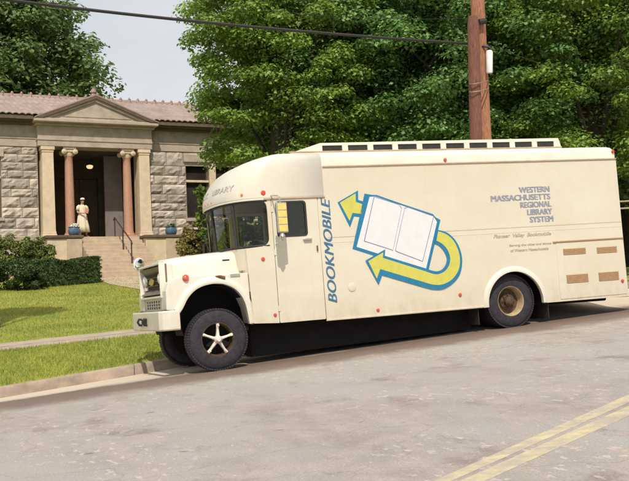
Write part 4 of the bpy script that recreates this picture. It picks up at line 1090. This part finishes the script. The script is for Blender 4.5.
body = skin_body('body', Vb, Eb, Rb, M['skin'], pe)
for sx, base in ((1, (.06, -.28, 1.09)), (-1, (-.03, -.28, 1.01))):
    for k in range(4):
        z = base[2] + .03 - k * .02; L_ = (.07, .078, .072, .058)[k]
        p0 = (base[0], base[1] - .01, z); p1 = (base[0] - sx * .03, base[1] - .035, z - .004); p2 = (base[0] - sx * (.03 + L_ * .5), base[1] - .03, z - .012)
        skin_body('finger', [p0, p1, p2], [(0, 1), (1, 2)], [.010, .009, .007], M['skin'], body, 1)
    skin_body('thumb', [(base[0], base[1] + .01, base[2] + .02), (base[0] - sx * .02, base[1] - .02, base[2] + .055), (base[0] - sx * .045, base[1] - .03, base[2] + .065)], [(0, 1), (1, 2)], [.012, .010, .008], M['skin'], body, 1)
def ell(mb, c, rx_, ry_, rz_, z0=-1, z1=1, n=20, m_=8):
    mb.loft([[Vector((c[0] + rx_ * math.sqrt(max(0.0004, 1 - q * q)) * math.cos(2 * math.pi * k / n), c[1] + ry_ * math.sqrt(max(0.0004, 1 - q * q)) * math.sin(2 * math.pi * k / n), c[2] + rz_ * q)) for k in range(n)] for q in [lerp(z0, z1, i / m_) for i in range(m_ + 1)]])
    return mb
ell(ell(MB(), (.03, -.118, 1.562), .010, .007, .006), (-.03, -.118, 1.562), .010, .007, .006).build('eyes', M['hair'], body)
MB().add([(-.012, -.115, 1.53), (.012, -.115, 1.53), (0, -.142, 1.528), (0, -.118, 1.565)], [(0, 1, 2), (0, 2, 3), (1, 3, 2), (0, 3, 1)]).build('nose', M['skin'], body)
ell(MB(), (0, -.112, 1.497), .022, .008, .006).build('mouth', M['bagpink'], body)
ell(ell(MB(), (.078, -.03, 1.545), .01, .02, .03), (-.078, -.03, 1.545), .01, .02, .03).build('ears', M['skin'], body)
ell(MB(), (0, -.012, 1.57), .092, .10, .10, -.9, 1).build('hair', M['hair'], pe, smooth=True)
ell(MB(), (.01, -.02, 1.615), .095, .105, .075, -.2, 1).build('headscarf', M['hat'], pe, smooth=True)
dr = MB(); n_ = 40; rings = []
for z, rx_, ry_, fold in ((1.37, .075, .07, 0), (1.34, .16, .095, 0), (1.25, .185, .125, 0), (1.10, .165, .125, 0), (1.0, .15, .12, .003), (.92, .185, .15, .006), (.7, .215, .17, .014), (.45, .245, .20, .022), (.22, .27, .22, .03)):
    rings.append([Vector(((rx_ + fold * math.sin(7 * 2 * math.pi * k / n_)) * math.cos(2 * math.pi * k / n_) + (.02 if z < .5 else 0), (ry_ + fold * math.sin(7 * 2 * math.pi * k / n_ + 1)) * math.sin(2 * math.pi * k / n_) + .005, z)) for k in range(n_)])
dr.loft(rings, False)
for s in (-1, 1): dr.tube([(s * .12, .01, 1.325), (s * .19, .0, 1.27), (s * .225, -.02, 1.14)], [.07, .072, .062], 14, False)
dro = dr.build('dress', M['dress'], pe, smooth=True, fix=False); md = dro.modifiers.new('S', 'SOLIDIFY'); md.thickness = .006
for x, y in ((.20, -.03), (-.10, -.07)): ell(MB(), (x, y, .035), .048, .13, .035, -1, 1).build('shoe', M['shoe'], pe, smooth=True)
bk = MB().box(-.075, .075, -.015, .015, -.10, .10, Matrix.Translation(Vector((.05, -.315, 1.09))) @ Matrix.Rotation(R(12), 4, 'Y')).build('book', M['bagpink'], None, bevel=.006)
bk.matrix_world = Matrix.Translation(pe.location) @ Matrix.Rotation(YB + R(12), 4, 'Z')
tag(bk, 'small pink book held against the cream dress', 'book')

# ------------------------------------------------------------------ hedges and shrubs
def gp(px, py): p = ground_hit(px, py); return p
def hedge(name, label, p, q, wdt, h, seed):
    """clipped box hedge between two ground points"""
    rg = np.random.default_rng(seed); e = empty(name, p); tag(e, label, 'hedge')
    d = (q - p); L_ = d.length; d.normalize(); nn = Vector((-d.y, d.x, 0)).normalized()
    C = []; Q = []
    cnt = int(L_ * 520)
    for i in range(cnt):
        u, v, w = rg.uniform(0, 1), rg.uniform(-.5, .5), rg.uniform(.05, 1)
        f_ = rg.integers(0, 3)
        if f_ == 0: w = 1.0
        elif f_ == 1: v = -.5 if rg.uniform() < .7 else .5
        C.append(tuple(d * (u * L_) + nn * (v * wdt) + Vector((0, 0, w * h * (1 + .05 * math.sin(u * 9)))))); Q.append(rg.uniform(.04, .075))
    leaf_mesh('foliage', C, Q, 26, .045, M['leafyew'], e, seed, flat=.7, up=.3)
    co = MB(); a_ = -nn * wdt * .47; b_ = nn * wdt * .47
    co.loft([[a_ + d * t + Vector((0, 0, -.2)), a_ + d * t + Vector((0, 0, h * .97)), b_ + d * t + Vector((0, 0, h * .97)), b_ + d * t + Vector((0, 0, -.2))] for t in (.04, L_ - .04)])
    co.build('stem', M['leafyew'], e)
h0 = gp(30, 288.5); h1 = gp(99, 283)
hedge('clipped_hedge', 'low clipped green hedge beside the path in front of the porch', h0 + NBv * .5, h1 + NBv * .5, 1.0, .95, 3)
b0 = gp(8, 292); shrub('yew_bush', 'broad dark green bush at the left end of the clipped hedge', b0 + Vector((0, .6, 0)), [(-1.0, 0, .55, .75), (0.1, .1, .55, .75), (.7, .3, .4, .5), (-2.2, 0, .6, .8)], 260, .065, M['leafyew'], 8)
b1 = gp(22, 284); shrub('juniper_bush', 'lighter feathery green bush rising behind the dark bush', b1 + Vector((0, 2.0, 0)), [(-1.0, 0, 1.3, .75), (-.3, .2, 1.3, .65), (.2, .2, 1.0, .6), (.6, .2, .7, .5), (-2.0, 0, 1.3, .8)], 240, .08, M['leafyew2'], 9)
def gdep(px, depth):
    p = at(px, 240, depth); return Vector((p.x, p.y, gat(p.x, p.y)))
s1 = gdep(199, 37.5); shrub('olive_bush', 'ragged olive bush below the library window beside the bookmobile hood', s1, [(-.35, 0, .8, .75), (.3, 0, 1.1, .8), (.0, .1, 1.7, .6), (.5, .1, 2.1, .45), (-.3, 0, 1.5, .45), (.9, .3, 1.0, .7)], 120, .10, M['leafolive'], 10, up=.2)
s2 = gdep(203, 36.6); shrub('sapling', 'thin bright green sapling in front of the library window', s2, [(0, 0, 2.3, .30), (.05, 0, 2.9, .30), (.0, 0, 3.35, .2), (.15, 0, 1.8, .28)], 26, .13, M['leaf'], 11, up=.3)
s3 = gdep(239, 36); shrub('lawn_bush', 'green bush seen through the bookmobile windshield', s3, [(-.5, 0, 1.2, .8), (.4, 0, 1.4, .8), (0, .2, 1.9, .6)], 150, .10, M['leafyew2'], 12)

# ------------------------------------------------------------------ trees
def P(px, depth): p = at(px, 240, depth); return Vector((p.x, p.y, gat(p.x, p.y)))
G2 = 'big maples behind the bookmobile'
tree('maple_tree', 'leafy maple at the left end of the row behind the bookmobile', P(286, 29), 10, 7.3, 2.6, 5.2, 230, 300, .105, M['leaf'], 21, group=G2, fill=120, clump=(.4, .8), lo=.8, flat=.38)
tree('maple_tree', 'big maple behind the roof of the bookmobile left of the utility pole', P(392, 31), 12, 7.2, 4.4, 5.8, 250, 320, .11, M['leafcool'], 22, group=G2, fill=150, clump=(.5, .95), lo=.8, flat=.36)
tree('maple_tree', 'big maple behind the utility pole', P(500, 30.5), 12, 7.4, 4.4, 6.0, 250, 320, .11, M['leafcool'], 23, group=G2, fill=150, clump=(.5, .95), lo=.8, flat=.36)
tree('maple_tree', 'maple at the right edge above the rear of the bookmobile', P(604, 28.5), 11, 6.6, 3.2, 5.4, 210, 300, .105, M['leaf'], 24, group=G2, fill=120, clump=(.4, .85), lo=.78, flat=.38)
G3 = 'dark trees standing behind the maples'
for i, (px, d, rx, cz_, rz) in enumerate(((335, 37, 3.2, 6.2, 5.6), (350, 38, 4.2, 6.0, 7.0), (440, 39, 4.8, 6.2, 7.5), (540, 38, 4.6, 6.2, 7.2), (630, 37, 4.5, 6.2, 6.5))):
    tree('shade_tree', ['dark tree behind the leftmost maple beside the library', 'dark tree behind the front of the roof light box', 'dark tree behind the pole seen through the maples', 'dark tree behind the rear half of the bookmobile roof', 'dark tree at the right edge behind the last maple'][i], P(px, d), 10, cz_, rx, rz, 240, 140, .26, M['leafdark'], 40 + i, group=G3, fill=160, clump=(.7, 1.2), lo=.6)
tree('background_tree', 'tall tree rising behind the left end of the library roof', P(20, 62), 16, 13.6, 5.1, 6.2, 200, 170, .30, M['leafdark'], 61, fill=25, clump=(.8, 1.7), lo=.45, flat=.55)
tree('background_tree', 'dark tree behind the library roof at the left edge', P(-70, 60), 15, 11.5, 6.5, 7.5, 170, 150, .32, M['leafdark'], 62, fill=40, clump=(.8, 1.7), lo=.45)
tree('street_tree', 'slender street tree on the verge beyond the left edge, shading the lawn', Vector((-7.4, 19.6, gat(-7.4, 19.6))), 9, 9.8, 1.1, .9, 70, 120, .12, M['leaf'], 63, fill=40, clump=(.3, .55))

# ------------------------------------------------------------------ utility pole, cables, railing
pm0, pm1 = at(477.4, 0, 20.8), at(483.9, 137, 20.8); dv = (pm0 - pm1).normalized()
zb = gat(pm1.x, pm1.y); base = pm1 - dv * ((pm1.z - zb + .5) / dv.z); top = base + dv * 11.5
up_ = empty('utility_pole', base); tag(up_, 'brown wooden utility pole with a shorter pole strapped to it', 'utility pole')
L0 = lambda v: Vector(v) - base
MB().tube([L0(base + dv * 11.5 * t) for t in (0, .2, .4, .6, .8, 1)], [.175, .165, .152, .145, .138, .13], 18).build('pole', M['pole2'], up_, smooth=True)
sp1, sp0 = at(475.9, 137, 20.42), at(472.9, 16, 20.42); dw_ = (sp0 - sp1).normalized(); sb = sp1 - dw_ * ((sp1.z - zb + .5) / dw_.z)
stub = MB().tube([L0(lerp(sb, sp0, t)) for t in (0, .3, .6, .97, 1)], [.15, .14, .128, .12, .09], 18).build('stub_pole', M['pole'], up_, smooth=True)
for py in (82, 90):
    c1 = at(476, py + 1, 20.42); c2 = at(482.0, py - 1, 20.8); cc_ = L0((c1 + c2) / 2); axx = (c2 - c1).normalized(); n2 = dv.cross(axx).normalized()
    rr = [cc_ + axx * math.cos(2 * math.pi * k / 30) * .42 + n2 * math.sin(2 * math.pi * k / 30) * .165 for k in range(31)]
    MB().tube(rr, .012, 6, False).build('strap', M['band'], up_)
bx0, bx1 = at(489.4, 50.5, 20.6), at(489.4, 73, 20.6)
MB().lathe([(.0, 0), (.062, 0), (.068, .02), (.068, .44), (.05, .465), (0, .47)], L0(bx1), (bx0 - bx1), 20).build('insulator_box', M['white'], up_, smooth=True)
MB().tube([L0(at(482, 46, 20.65)), L0(at(490.5, 47.5, 20.6)), L0(at(489.4, 50.5, 20.6))], .022, 8).build('bracket', M['wire'], up_)
MB().tube([L0(at(479, 22, 20.55)), L0(at(485.5, 21, 20.6))], .06, 10).build('bracket', M['wire'], up_)
def cable(label, pts, r_, sag=.25):
    p, q = pts; mb = MB(); n_ = 40
    mb.tube([p.lerp(q, t / n_) - Vector((0, 0, sag * 4 * (t / n_) * (1 - t / n_))) for t in range(n_ + 1)], r_, 6)
    return tag(mb.build('overhead_cable', M['wire'], None, smooth=True), label, 'cable', 'overhead cables')
pA = at(0, -1, 16.3); pB = at(470.5, 44, 20.5); dl = (pA - pB)
mb = MB(); pts_ = []
for k in range(41):
    x = 470.5 - k * 27; y = .128 * x - .00007 * x * x - 1; d_ = 1 / (.0488 + .0125 * (470.5 - x) / 470.5)
    pts_.append(at(x, y, d_))
mb.tube(pts_, .028, 6)
tag(mb.build('overhead_cable', M['wire'], None, smooth=True), 'thick black overhead cable running left from the utility pole', 'cable', 'overhead cables')
cable('thin overhead cable sloping down to the right of the utility pole', (at(486, 44, 20.8), at(760, 118, 26)), .006, .2)
cable('thin overhead cable high between the maples and the pole', (at(180, -2, 18), at(478, 18, 20.6)), .005, .15)
rl = empty('railing', P(640, 25)); tag(rl, 'pale metal railing beyond the rear of the bookmobile', 'railing')
o_ = rl.location
for py in (201.5, 208.5):
    MB().tube([at(616, py + .3, 24.5) - o_, at(700, py - 4, 26.5) - o_], .02, 8).build('rail', M['walk'], rl)
for px in (634, 668):
    a_ = at(px, 199, 25); g_ = Vector((a_.x, a_.y, gat(a_.x, a_.y) - .2)); MB().tube([a_ - o_, g_ - o_], .025, 8).build('post', M['walk'], rl)

# ------------------------------------------------------------------ light, sky, camera
sd = Vector((.09, -1.035, 1.28)).normalized()
el = math.asin(sd.z); az = math.atan2(sd.x, sd.y)
w = bpy.data.worlds.new('World'); SC.world = w; w.use_nodes = True; n, l = w.node_tree.nodes, w.node_tree.links; n.clear()
out = n.new('ShaderNodeOutputWorld'); bg = n.new('ShaderNodeBackground'); sky = n.new('ShaderNodeTexSky'); sky.sky_type = 'NISHITA'; sky.sun_disc = False
sky.sun_elevation = el; sky.sun_rotation = az; sky.air_density = 1.0; sky.dust_density = 4.0; sky.ozone_density = 1.0; sky.altitude = 50
hz = n.new('ShaderNodeMix'); hz.data_type = 'RGBA'; hz.blend_type = 'MIX'
tc = n.new('ShaderNodeTexCoord'); nz = n.new('ShaderNodeTexNoise'); nz.inputs['Scale'].default_value = 2.2; nz.inputs['Detail'].default_value = 6
mp = n.new('ShaderNodeMapping'); mp.inputs['Scale'].default_value = (1, 1, 3); l.new(tc.outputs['Generated'], mp.inputs[0]); l.new(mp.outputs[0], nz.inputs[0])
mr_ = n.new('ShaderNodeMapRange'); mr_.inputs[1].default_value = .35; mr_.inputs[2].default_value = .65; mr_.inputs[3].default_value = .72; mr_.inputs[4].default_value = .95; l.new(nz.outputs[0], mr_.inputs[0])
l.new(mr_.outputs[0], hz.inputs[0]); l.new(sky.outputs[0], hz.inputs[6]); hz.inputs[7].default_value = (6.9, 7.1, 7.3, 1)
l.new(hz.outputs[2], bg.inputs[0]); bg.inputs[1].default_value = .10; l.new(bg.outputs[0], out.inputs[0])
su = bpy.data.lights.new('sun', 'SUN'); su.energy = 3.3; su.angle = R(.6); su.color = (1, .93, .82)
so = bpy.data.objects.new('sun', su); COL.objects.link(so); so.rotation_euler = sd.to_track_quat('Z', 'Y').to_euler(); so.location = (-20, -20, 60)
cd = bpy.data.cameras.new('camera'); cd.sensor_width = 36; cd.lens = FPX / IW * 36; cd.clip_end = 3000; cd.clip_start = .1
co = bpy.data.objects.new('camera', cd); COL.objects.link(co)
co.matrix_world = Matrix(((cR.x, cU.x, -cF.x, CAM.x), (cR.y, cU.y, -cF.y, CAM.y), (cR.z, cU.z, -cF.z, CAM.z), (0, 0, 0, 1)))
SC.camera = co
vs_ = SC.view_settings; vs_.view_transform = 'Standard'; vs_.look = 'None'; vs_.exposure = 0.17; vs_.gamma = 1.0; vs_.use_curve_mapping = False
